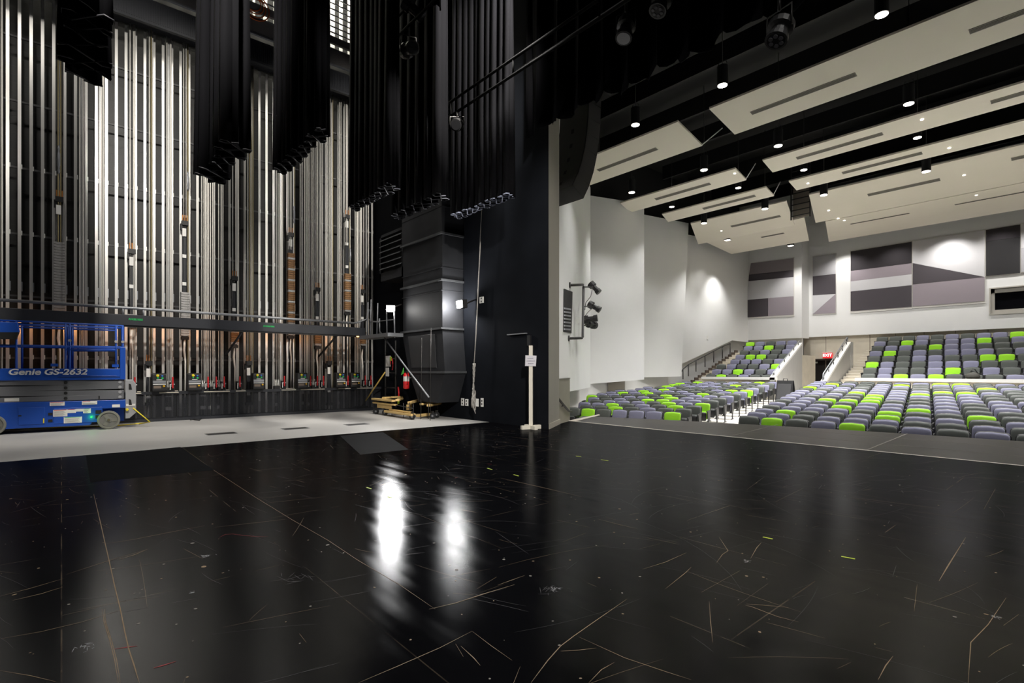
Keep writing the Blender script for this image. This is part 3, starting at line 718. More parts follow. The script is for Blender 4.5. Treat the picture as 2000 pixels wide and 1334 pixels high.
# folding sandwich board by the vomitory wall
sbx, sby = on_y(1534, 757, 25.6)[0], 25.6
sbz = fz(sby)
sb = thing('sandwich_board', 'black folding sandwich board standing at the end of the aisle', 'sign', (sbx, sby, sbz))
for s_ in (-1, 1):
    y0 = sby + s_ * .28
    MB().prism([(sbx - .36, y0, sbz), (sbx + .36, y0, sbz), (sbx + .36, sby + s_ * .03, sbz + .95), (sbx - .36, sby + s_ * .03, sbz + .95)], (0, .03, 0)).build('panel', M_plastic, sb)
MB().prism([(sbx - .30, sby - .262, sbz + .1), (sbx + .30, sby - .262, sbz + .1), (sbx + .30, sby - .082, sbz + .80), (sbx - .30, sby - .082, sbz + .80)], (0, -.012, 0)).build('board', mat('board_face', (.045, .045, .047), .5), sb)
tube_obj('handle', [(sbx - .09, sby, sbz + .94), (sbx - .09, sby, sbz + 1.03), (sbx + .09, sby, sbz + 1.03), (sbx + .09, sby, sbz + .94)], .02, M_plastic, sb)

# ================================================================== ACOUSTIC PANELS ON THE BACK WALL
AC = {'dark': s2l(66, 61, 66), 'vdark': s2l(44, 40, 44), 'mauve': s2l(140, 131, 138), 'mid': s2l(122, 114, 118), 'light': s2l(188, 187, 190), 'lgrey': s2l(165, 164, 168), 'black': s2l(34, 33, 35)}
def acmat(k): return mat('fabric_' + k, AC[k], .9, noise=.05, scale=60, sheen=.1)
ac_edge = mat('panel_edge', (.62, .60, .57), .7)
def acoustic(label, yw, pieces, outline_px):
    c0 = on_y(*outline_px[0], yw)
    t = thing('acoustic_panel', label, 'wall panel', (c0[0], yw, c0[2]), 0, 'acoustic panels on the back wall')
    MB().prism([on_y(u, v, yw) for u, v in outline_px], (0, -.05, 0)).build('frame', ac_edge, t)
    for k, poly in pieces:
        P = [Vector(on_y(u, v, yw)) for u, v in poly]; c = sum(P, Vector()) / len(P)
        P = [c + (p - c) * .992 for p in P]
        MB().prism([(p.x, yw - .051, p.z) for p in P], (0, -.02, 0)).build('fabric_field', acmat(k), t)
q = lambda pts_: pts_
acoustic('slant-edged acoustic panel of grey bands above the stair-side raised block', Y1, [
    ('mid', [(1467, 514.7), (1551, 504.6), (1551, 527.5), (1463.5, 536.7)]), ('dark', [(1463.5, 536.7), (1551, 527.5), (1551, 541.2), (1462.5, 549.5)]),
    ('light', [(1462.5, 549.5), (1551, 541.2), (1551, 578.8), (1459, 586)]), ('dark', [(1459, 586), (1501, 582.5), (1501, 617.5), (1455.5, 620.5)]),
    ('mauve', [(1501, 582.5), (1551, 578.8), (1551, 614.5), (1501, 617.5)])], [(1467, 513.5), (1551.5, 503.5), (1551.5, 618), (1455, 622.5)])
acoustic('narrow acoustic panel with a diagonal split low, above the exit doorway', Y2, [
    ('lgrey', [(1588, 502), (1633, 496), (1633, 535.4), (1588, 540)]), ('dark', [(1588, 540), (1633, 535.4), (1633, 574.3), (1588, 577.2)]),
    ('light', [(1588, 577.2), (1633, 574.3), (1588, 614)]), ('mauve', [(1633, 574.3), (1633, 611.4), (1588, 614)])], [(1587.5, 501), (1633.5, 495), (1633.5, 613), (1587.5, 616)])
acoustic('wide acoustic panel of four level bands, dark on top', Y2, [
    ('vdark', [(1661.7, 491.5), (1781.6, 472.4), (1781.6, 514.5), (1661.7, 529.8)]), ('mauve', [(1661.7, 529.8), (1781.6, 514.5), (1781.6, 535.8), (1661.7, 550)]),
    ('light', [(1661.7, 550), (1781.6, 535.8), (1781.6, 557.2), (1661.7, 569.6)]), ('dark', [(1661.7, 569.6), (1781.6, 557.2), (1781.6, 599.5), (1661.7, 608)])], [(1661, 490.5), (1782, 471), (1782, 603), (1661, 612)])
acoustic('wide acoustic panel with a long dark wedge under a pale top', Y2, [
    ('light', [(1783, 471.7), (1924, 449.5), (1924, 541.5), (1783, 514.5)]), ('dark', [(1783, 514.5), (1924, 541.5), (1783, 556)]),
    ('mauve', [(1783, 556), (1924, 541.5), (1924, 588), (1783, 599)])], [(1782.5, 470.8), (1924.5, 448.5), (1924.5, 592), (1782.5, 602.5)])
acoustic('nearly black two-tone acoustic panel above the booth window', Y2, [
    ('vdark', [(1926, 449.7), (1993, 439), (1993, 463), (1926, 472.4)]), ('black', [(1926, 472.4), (1993, 463), (1993, 533.6), (1926, 540)])], [(1925.4, 449), (1993.5, 438), (1993.5, 535), (1925.4, 541)])
acoustic('acoustic panel cut by the picture edge, white over grey', Y2, [
    ('light', [(1994.5, 438), (2070, 425), (2070, 478), (1994.5, 486)]), ('lgrey', [(1994.5, 486), (2070, 478), (2070, 526), (1994.5, 532.5)])], [(1994, 437), (2071, 424), (2071, 528), (1994, 534)])

# ================================================================== CEILING CLOUDS
def z_for(u, v, y):
    return on_y(u, v, y)[2]
def xl(u, y): return on_y(u, 300, y)[0]
def cloud(label, ya, za, yb, zb, xla, xra, xlb, xrb, slots=(), dots=(), th=.06, fold=None):
    t = thing('ceiling_cloud', label, 'ceiling panel', ((xla + xra) / 2, ya, za), 0, 'ceiling clouds over the seats')
    top = [(xla, ya, za), (xra, ya, za), (xrb, yb, zb), (xlb, yb, zb)]
    MB().prism(top, (0, 0, th)).build('panel', M_cloud, t)
    n = (Vector(top[1]) - Vector(top[0])).cross(Vector(top[3]) - Vector(top[0])).normalized()
    if n.z > 0: n = -n
    for u0_, u1_, f in slots:
        y = ya + (yb - ya) * f; z = za + (zb - za) * f
        x0, x1 = xl(u0_, y), xl(u1_, y); hw = .085; dz = (zb - za) / (yb - ya) * hw
        MB().prism([(x0, y - hw, z - dz - .002), (x1, y - hw, z - dz - .002), (x1, y + hw, z + dz - .002), (x0, y + hw, z + dz - .002)], (0, 0, -.012)).build('air_slot', M_slot, t)
        lines = MB()
        for e in (-.5, 0, .5):
            lines.box(x0 + .02, x1 - .02, y + hw * e - .008, y + hw * e + .008, z + dz * e - .019, z + dz * e - .012)
        lines.build('slot_vane', mat('slot_dark', (.09, .083, .07), .7), t)  # darker lines along the slot
    for u_, f in dots:
        y = ya + (yb - ya) * f; z = za + (zb - za) * f; x = xl(u_, y)
        MB().lathe([(.0, 0), (.045, 0), (.045, .02)], 10, Matrix.Translation((x, y, z - .018))).build('recessed_light', mat('small_lens', (1, 1, 1), .3, emit=(1, .93, .82), estr=5), t)
        spot((x, y, z - .05), (x, y + (.6 if y < 28 else 5.5), 0), 900 if y < 28 else 450, 100, .7, .06, WARM)
    return t
XR = 13.0
ya, yb = 15.4, 17.06
cloud('large pale ceiling cloud nearest the stage, running out at the picture corner', ya, z_for(1385, 213, ya), yb, z_for(1435, 263, yb), xl(1385, ya), XR, xl(1435, yb), XR, [(1467, 1672, .55), (1893, 2120, .55)])
cloud('pale ceiling cloud behind the hanging loudspeaker', ya, z_for(1324, 238, ya), yb, z_for(1372, 285, yb), -13.6, xl(1324, ya), -14.7, xl(1372, yb), [(1168, 1283, .55)])
ya, yb = 20.7, 21.65
cloud('long narrow cloud, second from the stage on the booth side', ya, z_for(1489, 314, ya), yb, z_for(1509, 337, yb), xl(1489, ya), XR, xl(1509, yb), XR, [(1556, 1724, .5), (1935, 2090, .5)], [(1801, .35)])
cloud('narrow cloud, second from the stage on the side-wall side', ya, z_for(1436, 329.6, ya), yb, z_for(1458, 352, yb), -15.9, xl(1436, ya), -16.0, xl(1458, yb), [(1280, 1387, .5)], [(1435, .3)])
ya, yb = 23.3, 24.1
cloud('thin cloud, third from the stage on the booth side', ya, z_for(1540.5, 355, ya), yb, z_for(1555.7, 372, yb), xl(1540.5, ya), XR, xl(1555.7, yb), XR, [(1645, 1801, .45)], [(1578, .6), (1854, .6)])
cloud('thin cloud, third from the stage on the side-wall side', ya, z_for(1496, 366, ya), yb, z_for(1512, 383, yb), -15.25, xl(1496, ya), -15.4, xl(1512, yb), [(1373, 1475, .5)])
ya, yb = 25.8, 28.0
z4 = z_for(1580, 381, ya); z4b = z_for(1600, 434, yb)
cloud('broad steep cloud sloping down under the booth side roof', ya, z4, yb, z4b, xl(1580, ya), XR, xl(1593, yb), XR, [(1695, 1836, .42), (1975, 2100, .3)], [(1618.5, .65), (1883, .45), (1637, 1.0)])
cloud('short steep cloud on the side-wall side with a drum lamp before it', ya, z_for(1536, 393, ya), yb, z_for(1552, 440, yb), -15.1, xl(1536, ya), -15.9, xl(1552, yb), [(1428, 1524, .5)], [(1409, .6)])
ya, yb = 28.02, 34.3
cloud('broad flat cloud meeting the back wall on the booth side', ya, z4b - .02, yb, z_for(1619, 472.5, yb), xl(1612, ya), XR, xl(1619, yb), XR, [(1661, 1776, .3), (1865, 2080, .3)], [(1649, .1), (1907, .1)])
cloud('flat cloud in the corner above the slant-edged panel', ya, z_for(1571, 425, ya), 32.0, z_for(1580, 470, 32.0), -15.85, xl(1571, ya), -15.9, xl(1580, 32.0), [(1487, 1531, .45)], [(1476, .15)])
CL = [o for o in C.objects if o.name.startswith('ceiling_cloud')]
for u0_, v0_, u1_, v1_, y, ci in ((1372, 285, 1411, 250, 16.98, 1), (1458, 352, 1476, 319, 21.6, 3), (1512, 383, 1524, 355, 24.05, 5)):
    a, b = on_y(u0_ - 2, v0_ - 1, y), on_y(u1_, v1_, y)
    tube_obj('pale_rod', [a, b], .018, M_whitecap, CL[ci])  # thin pale rod across the gap between neighbouring clouds
# ladder of the catwalk seen through the gap between clouds
lx = on_y(1563, 410, 26.8)
cat = thing('catwalk_ladder', 'dark ladder with pale rungs in the gap between ceiling clouds', 'ladder', lx)
MB().box(lx[0] - .45, lx[0] - .40, 26.8, 26.85, 8.6, 11.2).box(lx[0] + .40, lx[0] + .45, 26.8, 26.85, 8.6, 11.2).build('side_rail', M_rail, cat)
mb = MB()
for i in range(9): mb.box(lx[0] - .4, lx[0] + .4, 26.8, 26.84, 8.75 + .27 * i, 8.79 + .27 * i)
mb.build('rung', M_rail, cat)
MB().box(lx[0] - .38, lx[0] + .38, 26.95, 27.0, 8.7, 10.2).build('back_panel', mat('catwalk_beige', (.30, .26, .22), .8), cat)

# ================================================================== DOWNLIGHTS
LP = [  # u, v of the lit lens, distance row, how to find it, body radius, light power
    (1722, 29, 14.5, 'nearest the stage, at the picture top', .15, 1250), (1411, 167, 14.5, 'over the near cloud gap beside the stage', .15, 1250), (1241, 244, 14.5, 'beside the hanging loudspeaker', .15, 700),
    (1775, 203, 19.3, 'between the first and second booth-side clouds', .15, 1350), (1520, 285, 19.3, 'before the end of the second booth-side cloud', .15, 1350), (1375, 332, 19.3, 'above the second side-wall cloud', .15, 1350), (1234, 376, 19.3, 'near the side wall above the second cloud', .15, 800),
    (1792, 269, 22.4, 'between the second and third booth-side clouds', .13, 1450), (1570, 332, 22.4, 'before the end of the third booth-side cloud', .13, 1450), (1442, 367, 22.4, 'above the third side-wall cloud', .13, 1450), (1312, 404, 22.4, 'at the side wall above the third cloud', .13, 550),
    (1609, 381, 25.0, 'overlapping the steep booth-side cloud corner', .15, 1600), (1809, 335, 25.0, 'hanging before the broad steep booth-side cloud', .15, 1600), (1494, 408, 25.0, 'hanging before the short steep cloud', .15, 1600), (1375, 436, 25.0, 'hanging by the side wall before the short cloud', .15, 160)]
M_body = mat('downlight_black', (.012, .012, .013), .4)
for u_, v_, y, lab, r, pw_ in LP:
    x, _, z = on_y(u_, v_, y)
    t = thing('pendant_downlight', 'black cylinder downlight, ' + lab, 'lamp', (x, y, z), 0, 'cylinder downlights over the seats')
    MB().lathe([(r, 0), (r, .55), (.05, .58)], 18, Matrix.Translation((x, y, z))).build('body', M_body, t, smooth=False)
    MB().lathe([(0, 0), (r * .86, 0), (r * .86, .02)], 18, Matrix.Translation((x, y, z - .012))).build('lens', M_lens, t)
    tube_obj('stem', [(x, y, z + .56), (x, y, 12.6)], .012, M_rail, t)
    tube_obj('yoke', [(x - r * .9, y, z + .58), (x - r * .7, y, z + .70), (x + r * .7, y, z + .70), (x + r * .9, y, z + .58)], .012, M_rail, t)
    spot((x, y, z - .04), (x, y, 0), pw_ * 1.12, 100, .8, r * .8, WARM)
for x in (1.5, 5.5, 9.5, 13.5):                               # the rows go on past the picture's edge
    spot((x, 14.5, 9.5), (x, 14.5, 0), 1250, 98, .7, .12, WARM)
    for y in (19.3, 22.4, 25.0): spot((x, y, 9.2), (x, y, 0), 1600, 98, .7, .12, WARM)
# small box wall-washers close to the back wall, and their scallops
for u_, v_, y, tgt, lab, pw_ in ((1544, 480, 32.6, (0, 1, -2.6), 'below the corner cloud over the slant-edged panel', 500), (1534, 445, 29.4, (0, .0, -1), 'set at the fold of the side-wall clouds', 200), (1421, 469, 29.0, (-.5, .3, -2), 'under the short cloud by the side wall', 220)):
    x, _, z = on_y(u_, v_, y)
    t = thing('wall_washer', 'small dark wall-washing lamp ' + lab, 'lamp', (x, y, z), 0, 'wall-washing lamps')
    MB().box(x - .16, x + .16, y - .14, y + .14, z, z + .22).build('body', M_body, t, bevel=.01)
    MB().box(x - .13, x + .13, y - .11, y + .11, z - .012, z).build('lens', M_lens, t)
    spot((x, y, z - .05), (x + tgt[0], y + tgt[1], z + tgt[2]), pw_, 90, .7, .08, (1, .97, .93))
for x in (1.5, 5.5, 10): spot((x, 28.6, 8.5), (x, 34.2, 0), 450, 100, .7, .06, WARM)
for u_, pw_ in ((1645, 420), (1745, 200), (1852, 520), (1950, 200), (2060, 520)):       # hidden above the broad flat cloud's edge
    x = on_y(u_, 480, 34.9)[0]
    spot((x, 34.5, 8.6), (x, 35.4, 5), pw_, 120, 1.0, .08, (1, .97, .93))
x_, y_, _ = on_line(1396, 500, D0, D1)
spot((x_ + 1.0, y_ - .3, 8.0), (x_, y_, 3.6), 620, 80, 1.0, .12, (1, .98, .95))

# ================================================================== HANGING LOUDSPEAKER AND BOX-BOOM LIGHTS
la = thing('line_array', 'tall curved black loudspeaker array hanging beside the stage opening', 'loudspeaker', (-10.0, 11.0, 10.2))
z = 10.2; yy = 11.15; ang = 0.0
angs = [0, 0, 0, 2, 4, 7, 11, 16, 23, 31]; hh = .46
ctr = Vector((-9.72, yy, 10.3))
wdt, dep = 1.05, .50
for i, a in enumerate(angs):
    a = math.radians(a)
    down = Vector((0, -math.sin(a), -math.cos(a))); fwd = Vector((0, math.cos(a), -math.sin(a)))
    p = ctr; e = ctr + down * hh
    def qd(c, w_, d0, d1): return [c + Vector((-w_, 0, 0)) + fwd * d0, c + Vector((w_, 0, 0)) + fwd * d0, c + Vector((w_, 0, 0)) + fwd * d1, c + Vector((-w_, 0, 0)) + fwd * d1]
    ga = .006
    top = qd(p + down * ga, wdt / 2, -dep, 0); bot = qd(e - down * ga, wdt / 2, -dep, 0)
    bx_ = MB().add(top + bot, [(0, 1, 2, 3), (7, 6, 5, 4), (0, 4, 5, 1), (1, 5, 6, 2), (2, 6, 7, 3), (3, 7, 4, 0)])
    cab = bx_.build('cabinet', M_speakerside if False else M_speaker, la)
    c_ = (p + e) / 2
    MB().prism([c_ + Vector((dx_, 0, 0)) + fwd * (-dep - .001) + down * g_ for dx_, g_ in ((-wdt * .48, -hh * .47), (wdt * .48, -hh * .47), (wdt * .48, hh * .47), (-wdt * .48, hh * .47))], fwd * -.006).build('rear_panel', mat('loudspeaker_rear_lit', (.13, .125, .12), .5, noise=.1, scale=5), la)  # added plate, its lighter grey carries the light on the cabinet backs
    MB().add([c_ + Vector((s_ * (wdt / 2 + .006), 0, 0)) + fwd * f_ + down * g_ for s_ in (1,) for f_, g_ in ((-dep * .96, -hh * .46), (-.02, -hh * .46), (-.02, hh * .46), (-dep * .96, hh * .46))], [(0, 1, 2, 3)]).build('side_plate', M_speakerside, la)
    if i >= 5:
        MB().prism([c_ + Vector((dx_, 0, 0)) + fwd * (-dep - .01) + down * g_ for dx_, g_ in ((-.05, -.06), (.05, -.06), (.05, .06), (-.05, .06))], fwd * .012).build('connector_plate', mat('dark_plate', (.02, .02, .02), .4), la)
    ctr = e
bp_ = [Vector((-9.66, yy - dep - .03, 8.0)), Vector((-9.68, yy - dep - .05, 7.2)), Vector((-9.62, yy - dep - .12, 6.7)), Vector((-9.7, yy - dep - .42, 6.1))]
tube_obj('signal_cable', bp_, .018, M_plastic, la)
MB().box(-10.2, -9.24, 10.5, 11.2, 10.3, 10.45).build('rigging_frame', M_steelgrey, la)
tube_obj('suspension_chain', [(-9.72, 10.9, 10.45), (-9.72, 10.9, 12.6)], .02, M_steelgrey, la)

n_A = Vector((A1[1] - A0[1], -(A1[0] - A0[0]), 0)).normalized()
def onA(u, v, off=0.0):
    p = Vector(on_line(u, v, A0, A1)); return p + n_A * off
bo = thing('side_light_port', 'dark louvred opening in the white side wall behind the lamp pipe', 'opening', onA(1108, 650))
P = [onA(1100.5, 564, .005), onA(1117, 570, .005), onA(1115, 651, .005), onA(1099.5, 648, .005)]
MB().prism(P, n_A * .02).build('opening', M_black, bo)
for i in range(7):
    f = .44 + .08 * i; a = P[0].lerp(P[3], f); b = P[1].lerp(P[2], f - .02)
    MB().prism([a + n_A * .02, a.lerp(b, .75) + n_A * .02, a.lerp(b, .75) + n_A * .02 - Vector((0, 0, .05)), a + n_A * .02 - Vector((0, 0, .05))], n_A * .03).build('louvre', M_steelgrey, bo)
pipe = thing('lamp_pipe', 'black vertical pipe bracketed to the white side wall', 'pipe', onA(1120, 660))
tube_obj('pipe', [onA(1112, 557, .0), onA(1117, 557, .25), onA(1119.5, 557, .35), onA(1120.8, 561, .35), onA(1119, 659, .35), onA(1117, 660.5, .35), onA(1110, 661, 0)], .045, M_rail, pipe)
MB().lathe([(.1, 0), (.1, .04)], 14, frame(onA(1112, 557), n_A)).build('flange', M_rail, pipe)
MB().lathe([(.1, 0), (.1, .04)], 14, frame(onA(1110, 661), n_A)).build('flange', M_rail, pipe)
def stage_lamp(name, label, pos, d, ln=.42, r=.085, group=None, clampto=None, lens=None):
    t = thing(name, label, 'stage light', pos, 0, group)
    m_ = frame(Vector(pos) - Vector(d).normalized() * ln * .5, d)
    MB().lathe([(r * .5, 0), (r * 1.15, .03), (r * 1.15, ln * .38), (r * .75, ln * .42), (r * .75, ln * .72), (r * .95, ln * .76), (r * 1.0, ln)], 16, m_).build('barrel', M_plastic, t)
    MB().lathe([(0, ln + .001), (r * .8, ln + .001), (r * .8, ln + .006)], 16, m_).build('lens', lens or mat('lens_grey', (.02, .02, .022), .2), t)
    s_ = Vector(d).normalized().cross(Vector((0, 0, 1)))
    if s_.length < .1: s_ = Vector((1, 0, 0))
    s_.normalize(); pv = Vector(pos); c_ = Vector(clampto) if clampto is not None else pv + Vector((0, 0, .3))
    hv = (c_ - pv) * .6
    tube_obj('yoke', [pv + s_ * r * 1.25, pv + s_ * r * 1.25 + hv, pv - s_ * r * 1.25 + hv, pv - s_ * r * 1.25], .012, M_rail, t)
    tube_obj('clamp', [pv + hv, c_], .022, M_rail, t)
    return t
for i, (u_, v_, d_, cv, lab) in enumerate(((1142, 563, (.55, .25, -.65), 561, 'topmost on the wall pipe, aimed down'), (1141, 600, (.6, .3, -.4), 599, 'second down on the wall pipe'),
                                          (1131, 624, (.7, .45, .1), 626, 'pointing away along the wall, third on the pipe'), (1135, 635, (.2, -.9, .0), 636, 'lowest on the wall pipe, lens to the stage'))):
    po = onA(u_ - 8, v_, .55)
    stage_lamp('ellipsoidal_spotlight', 'black stage light ' + lab, po, d_, .55, .13, 'stage lights on the wall pipe', onA(1120, cv, .35))
tube_obj('lamp_cable', [onA(1132, 566, .5), onA(1131, 580, .45), onA(1124, 592, .38), onA(1122, 606, .38)], .012, M_plastic, pipe)
tube_obj('lamp_cable', [onA(1133, 602, .5), onA(1127, 610, .42), onA(1122, 618, .38)], .012, M_plastic, pipe)

# ================================================================== PROSCENIUM SIDE: CURTAINS, BORDERS, BATTENS
def pleats(x0, x1, y, amp, n, over, jit, rg, steps=10):
    out = []
    L = x1 - x0; ph = 0
    amps = [amp * (1 + jit * (rg.random() - .5)) for _ in range(n + 1)]
    for i in range(n * steps + 1):
        th = i / steps * 2 * PI; k = min(n, i // steps)
        s = i / (n * steps)
        out.append((x0 + L * s + over * math.sin(2 * th), y + amps[k] * math.sin(th)))
    return out
def curtain(name, label, x0, x1, y, z0, z1, amp, n, over, seed, cat='curtain', group='black stage legs', hem=None, hemr=.012, zj=.05, along='x', slope=0.0):
    rg = random.Random(seed)
    P = pleats(x0, x1, y, amp, n, over, .5, rg)
    t = thing(name, label, cat, ((x0 + x1) / 2, y, z0), 0, group)
    zo = [z0 + zj * (rg.random() - .5) + slope * (i / len(P)) for i in range(len(P))]
    for i in range(1, len(zo) - 1): zo[i] = (zo[i - 1] + zo[i] + zo[i + 1]) / 3
    rows = 5; vs = []
    for r_ in range(rows):
        f = r_ / (rows - 1)
        for i, (x, yv) in enumerate(P):
            sh = 1 - .35 * f
            vs.append((x + .02 * math.sin(i * .7 + r_), y + (yv - y) * sh, zo[i] + (z1 - zo[i]) * f))
    n_ = len(P)
    fs = [(r_ * n_ + i, r_ * n_ + i + 1, (r_ + 1) * n_ + i + 1, (r_ + 1) * n_ + i) for r_ in range(rows - 1) for i in range(n_ - 1)]
    MB().add(vs, fs).build('drape', M_velour, t, smooth=True, solid=.012)
    if hem:
        tube_obj('hem_chain', [(x, yv, zo[i] + .012) for i, (x, yv) in enumerate(P)], hemr, hem, t, n=5)
    return t
M_hemD = mat('dark_hem', (.03, .03, .036), .5); M_hemM = mat('grey_hem', (.16, .165, .20), .5, noise=.4, scale=30); M_hemL = mat('pale_hem', (.36, .39, .52), .6, noise=.4, scale=30)
ZC = 4.9
curtain('stage_leg', 'black stage leg hanging in front of the scissor lift side, first from the picture edge', -11.2, -9.05, .28, 6.05, 12, .30, 6, .12, 1, hem=M_hemD, slope=.25, zj=.2)
curtain('stage_leg', 'black stage leg second from the picture edge, hem low over the rails', -11.5, -9.2, 2.15, 4.95, 12, .24, 6, .12, 2, hem=M_hemD, hemr=.009)
curtain('stage_leg', 'black stage leg third from the picture edge, with looped hem', -10.05, -7.75, 3.0, ZC, 12, .15, 9, .08, 3, hem=M_hemD, hemr=.009)
curtain('stage_leg', 'black stage leg fourth from the picture edge, pale thread on its hem', -11.2, -9.2, 4.93, ZC, 12, .16, 8, .12, 4, hem=M_hemM, hemr=.008)
curtain('stage_leg', 'black stage leg fifth from the picture edge, before the duct', -11.2, -9.0, 5.97, ZC, 12, .19, 6, .15, 5, hem=M_hemM, hemr=.009)
curtain('stage_leg', 'black stage leg nearest the stage opening, bright chain along its hem', -10.2, -8.1, 7.0, ZC, 12, .15, 10, .10, 6, hem=M_hemL, hemr=.014)
curtain('teaser_border', 'black pleated teaser border hanging across the top of the stage opening', -8.75, 12, 7.95, 6.6, 12, .12, 34, .05, 7, cat='curtain', group='black borders', zj=.25)
curtain('overhead_border', 'black border curtain high over the stage behind the lamp battens', -9.0, 12, 5.6, 8.55, 12.5, .14, 30, .05, 8, group='black borders', zj=.3, hem=M_hemD)
curtain('overhead_border', 'short black border high above the rigging wall, near the picture top', -11.4, -6.5, 3.9, 9.3, 13.5, .2, 10, .08, 9, group='black borders', zj=.3)
def batten(label, x0, y, zs, lab2, seed):
    t = thing('lamp_batten', label, 'pipe', (x0, y, zs[1]), 0, 'lamp battens over the stage')
    for z in zs: tube_obj('pipe', [(x0, y, z), (8, y, z)], .028, mat('batten_black', (.004, .004, .004), .9, spec=.1), t)
    for i in range(8): tube_obj('spreader', [(x0 + .3 + 2.1 * i, y, zs[0]), (x0 + .3 + 2.1 * i, y, zs[1])], .018, MATS['batten_black'], t)
    return t
batten('double pipe batten with lamps, upstage near the picture top', -10.9, 5.2, (8.53, 8.13), '', 1)
stage_lamp('ellipsoidal_spotlight', 'black spotlight under the upstage double batten', (-9.15, 5.2, 7.65), (.8, -.2, -.35), .62, .13, 'stage lights on the battens', (-9.2, 5.2, 8.13))
stage_lamp('ellipsoidal_spotlight', 'black spotlight between the pipes of the upstage batten', (-8.9, 5.15, 8.3), (.3, .6, -.5), .45, .12, 'stage lights on the battens', (-8.9, 5.2, 8.53))
batten('double pipe batten close behind the leg by the opening', -9.9, 6.5, (7.23, 6.92), '', 2)
stage_lamp('ellipsoidal_spotlight', 'black spotlight on the batten by the opening', (-9.3, 6.45, 6.6), (.6, -.5, -.4), .5, .12, 'stage lights on the battens', (-9.35, 6.5, 6.92))
lp_ = on_y(1222, 58, 7.2)
eb = thing('lamp_batten', 'black single pipe batten just behind the teaser', 'pipe', (-8, 7.2, lp_[2] + .5), 0, 'lamp battens over the stage')
tube_obj('pipe', [(-8.2, 7.2, lp_[2] + .5), (9, 7.2, lp_[2] + .5)], .028, M_rail, eb)
stage_lamp('par_can', 'black lamp with a pale round lens above the opening', (lp_[0], 7.2, lp_[2]), (.05, -.35, -.9), .4, .14, 'lamps behind the teaser', (lp_[0], 7.2, lp_[2] + .5), mat('frosted_lens', (.42, .43, .45), .4))
for u_, v_, lab in ((1290, 8, 'with a ring of small lenses at the picture top'), (1522, 62, 'with small dark lenses over the front cloud')):
    a = on_y(u_, v_, 7.2 if u_ < 1400 else 7.0)
    t = stage_lamp('led_par', 'black multi-lens lamp ' + lab, a, (-.1, -.4, -.9), .3, .14, 'lamps behind the teaser', (a[0], a[1], a[2] + .45))
    m_ = frame(Vector(a) + Vector((-.1, -.4, -.9)).normalized() * .16, (-.1, -.4, -.9))
    for j in range(6):
        ca = Matrix.Translation((.07 * math.cos(j * PI / 3), .07 * math.sin(j * PI / 3), 0))
        MB().lathe([(.028, -.02), (.028, .004), (.018, .004)], 8, m_ @ ca).build('small_lens', mat('led_lens', (.10, .10, .11), .2), t)

# ================================================================== RIGGING WALL
TX = -16.72
TRK = [-.742 + .2004 * k for k in range(-4, 45)]
trk_mb = MB().box(-.006, .006, -.03, .03, 0, 10.2).box(-.05, -.006, -.006, .006, 0, 10.2)
trk_me = trk_mb.mesh('guide_rail', M_alu)
clip_me = MB().box(-.06, -.01, .01, .045, -.05, .05).mesh('fixing_clip', M_card)
plate_me = MB().box(-.06, -.01, .012, .05, -.11, .11).mesh('splice_plate', M_steelgrey)
for k, y in enumerate(TRK):
    o = bpy.data.objects.new('guide_rail', trk_me); C.objects.link(o); o.location = (TX, y, .02)
    if k < 4: lab = f'vertical aluminium guide rail at the picture edge, {ordw(k)} one'
    else: lab = f'vertical aluminium guide rail, {ordw(k)} from the picture edge on the rigging wall'
    tag(o, lab, 'rail', 'guide rails on the rigging wall')
    c = bpy.data.objects.new('splice_plate', plate_me); C.objects.link(c); c.parent = o; c.location = (0, 0, 3.25)
    for z in (1.6, 4.5, 6.05):
        c = bpy.data.objects.new('fixing_clip', clip_me); C.objects.link(c); c.parent = o; c.location = (0, 0, z)
for z, wd in ((1.6, 'behind the lift guard rails'), (3.05, 'just above the long beam'), (4.5, 'above the weights'), (6.05, 'at half height'), (7.6, 'in the upper part'), (9.1, 'near the top')):
    tag(MB().box(TX - .10, TX - .06, -2, 8.15, z - .022, z + .022).build('wall_strut', mat('dull_strut', (.06, .06, .062), .6)), 'horizontal grey strut holding the guide rails, ' + wd, 'strut', 'struts behind the guide rails')

# locking rail, smoked guard panels, floor curb
rail = thing('locking_rail', 'long dark locking rail under the red rope handles', 'rail', (-16.2, 3, .7))
MB().box(-16.30, -16.08, -2.2, 8.1, .69, .76).build('beam', M_beam, rail)
cards = [(255, 276), (311, 349), (398, 449), (461, 480), (550, 578), (587, 634), (661, 685), (697, 731)]
for a, b in cards:
    ya_, yb_ = on_x(a, 764, -16.07)[1], on_x(b, 764, -16.07)[1]
    MB().prism([(-16.19, ya_, .765), (-16.06, ya_, .72), (-16.06, yb_, .72), (-16.19, yb_, .765)], (.004, 0, .012)).build('index_card', M_ply, rail)
struct(MB().box(-16.5, -16.04, -2.2, 8.15, 0, .07).build('trim_7', M_beam))
pj = [-2.2] + [on_x(u_, 800, -16.1)[1] for u_ in (285, 345, 412, 466, 520, 553, 600, 640, 686)] + [8.1]
for i in range(len(pj) - 1):
    tag(MB().box(-16.13, -16.122, pj[i] + .006, pj[i + 1] - .006, .07, .69).build('guard_panel', M_smoke), f'smoky see-through guard panel under the locking rail, {ordw(i)} from the picture edge', 'panel', 'guard panels under the locking rail')
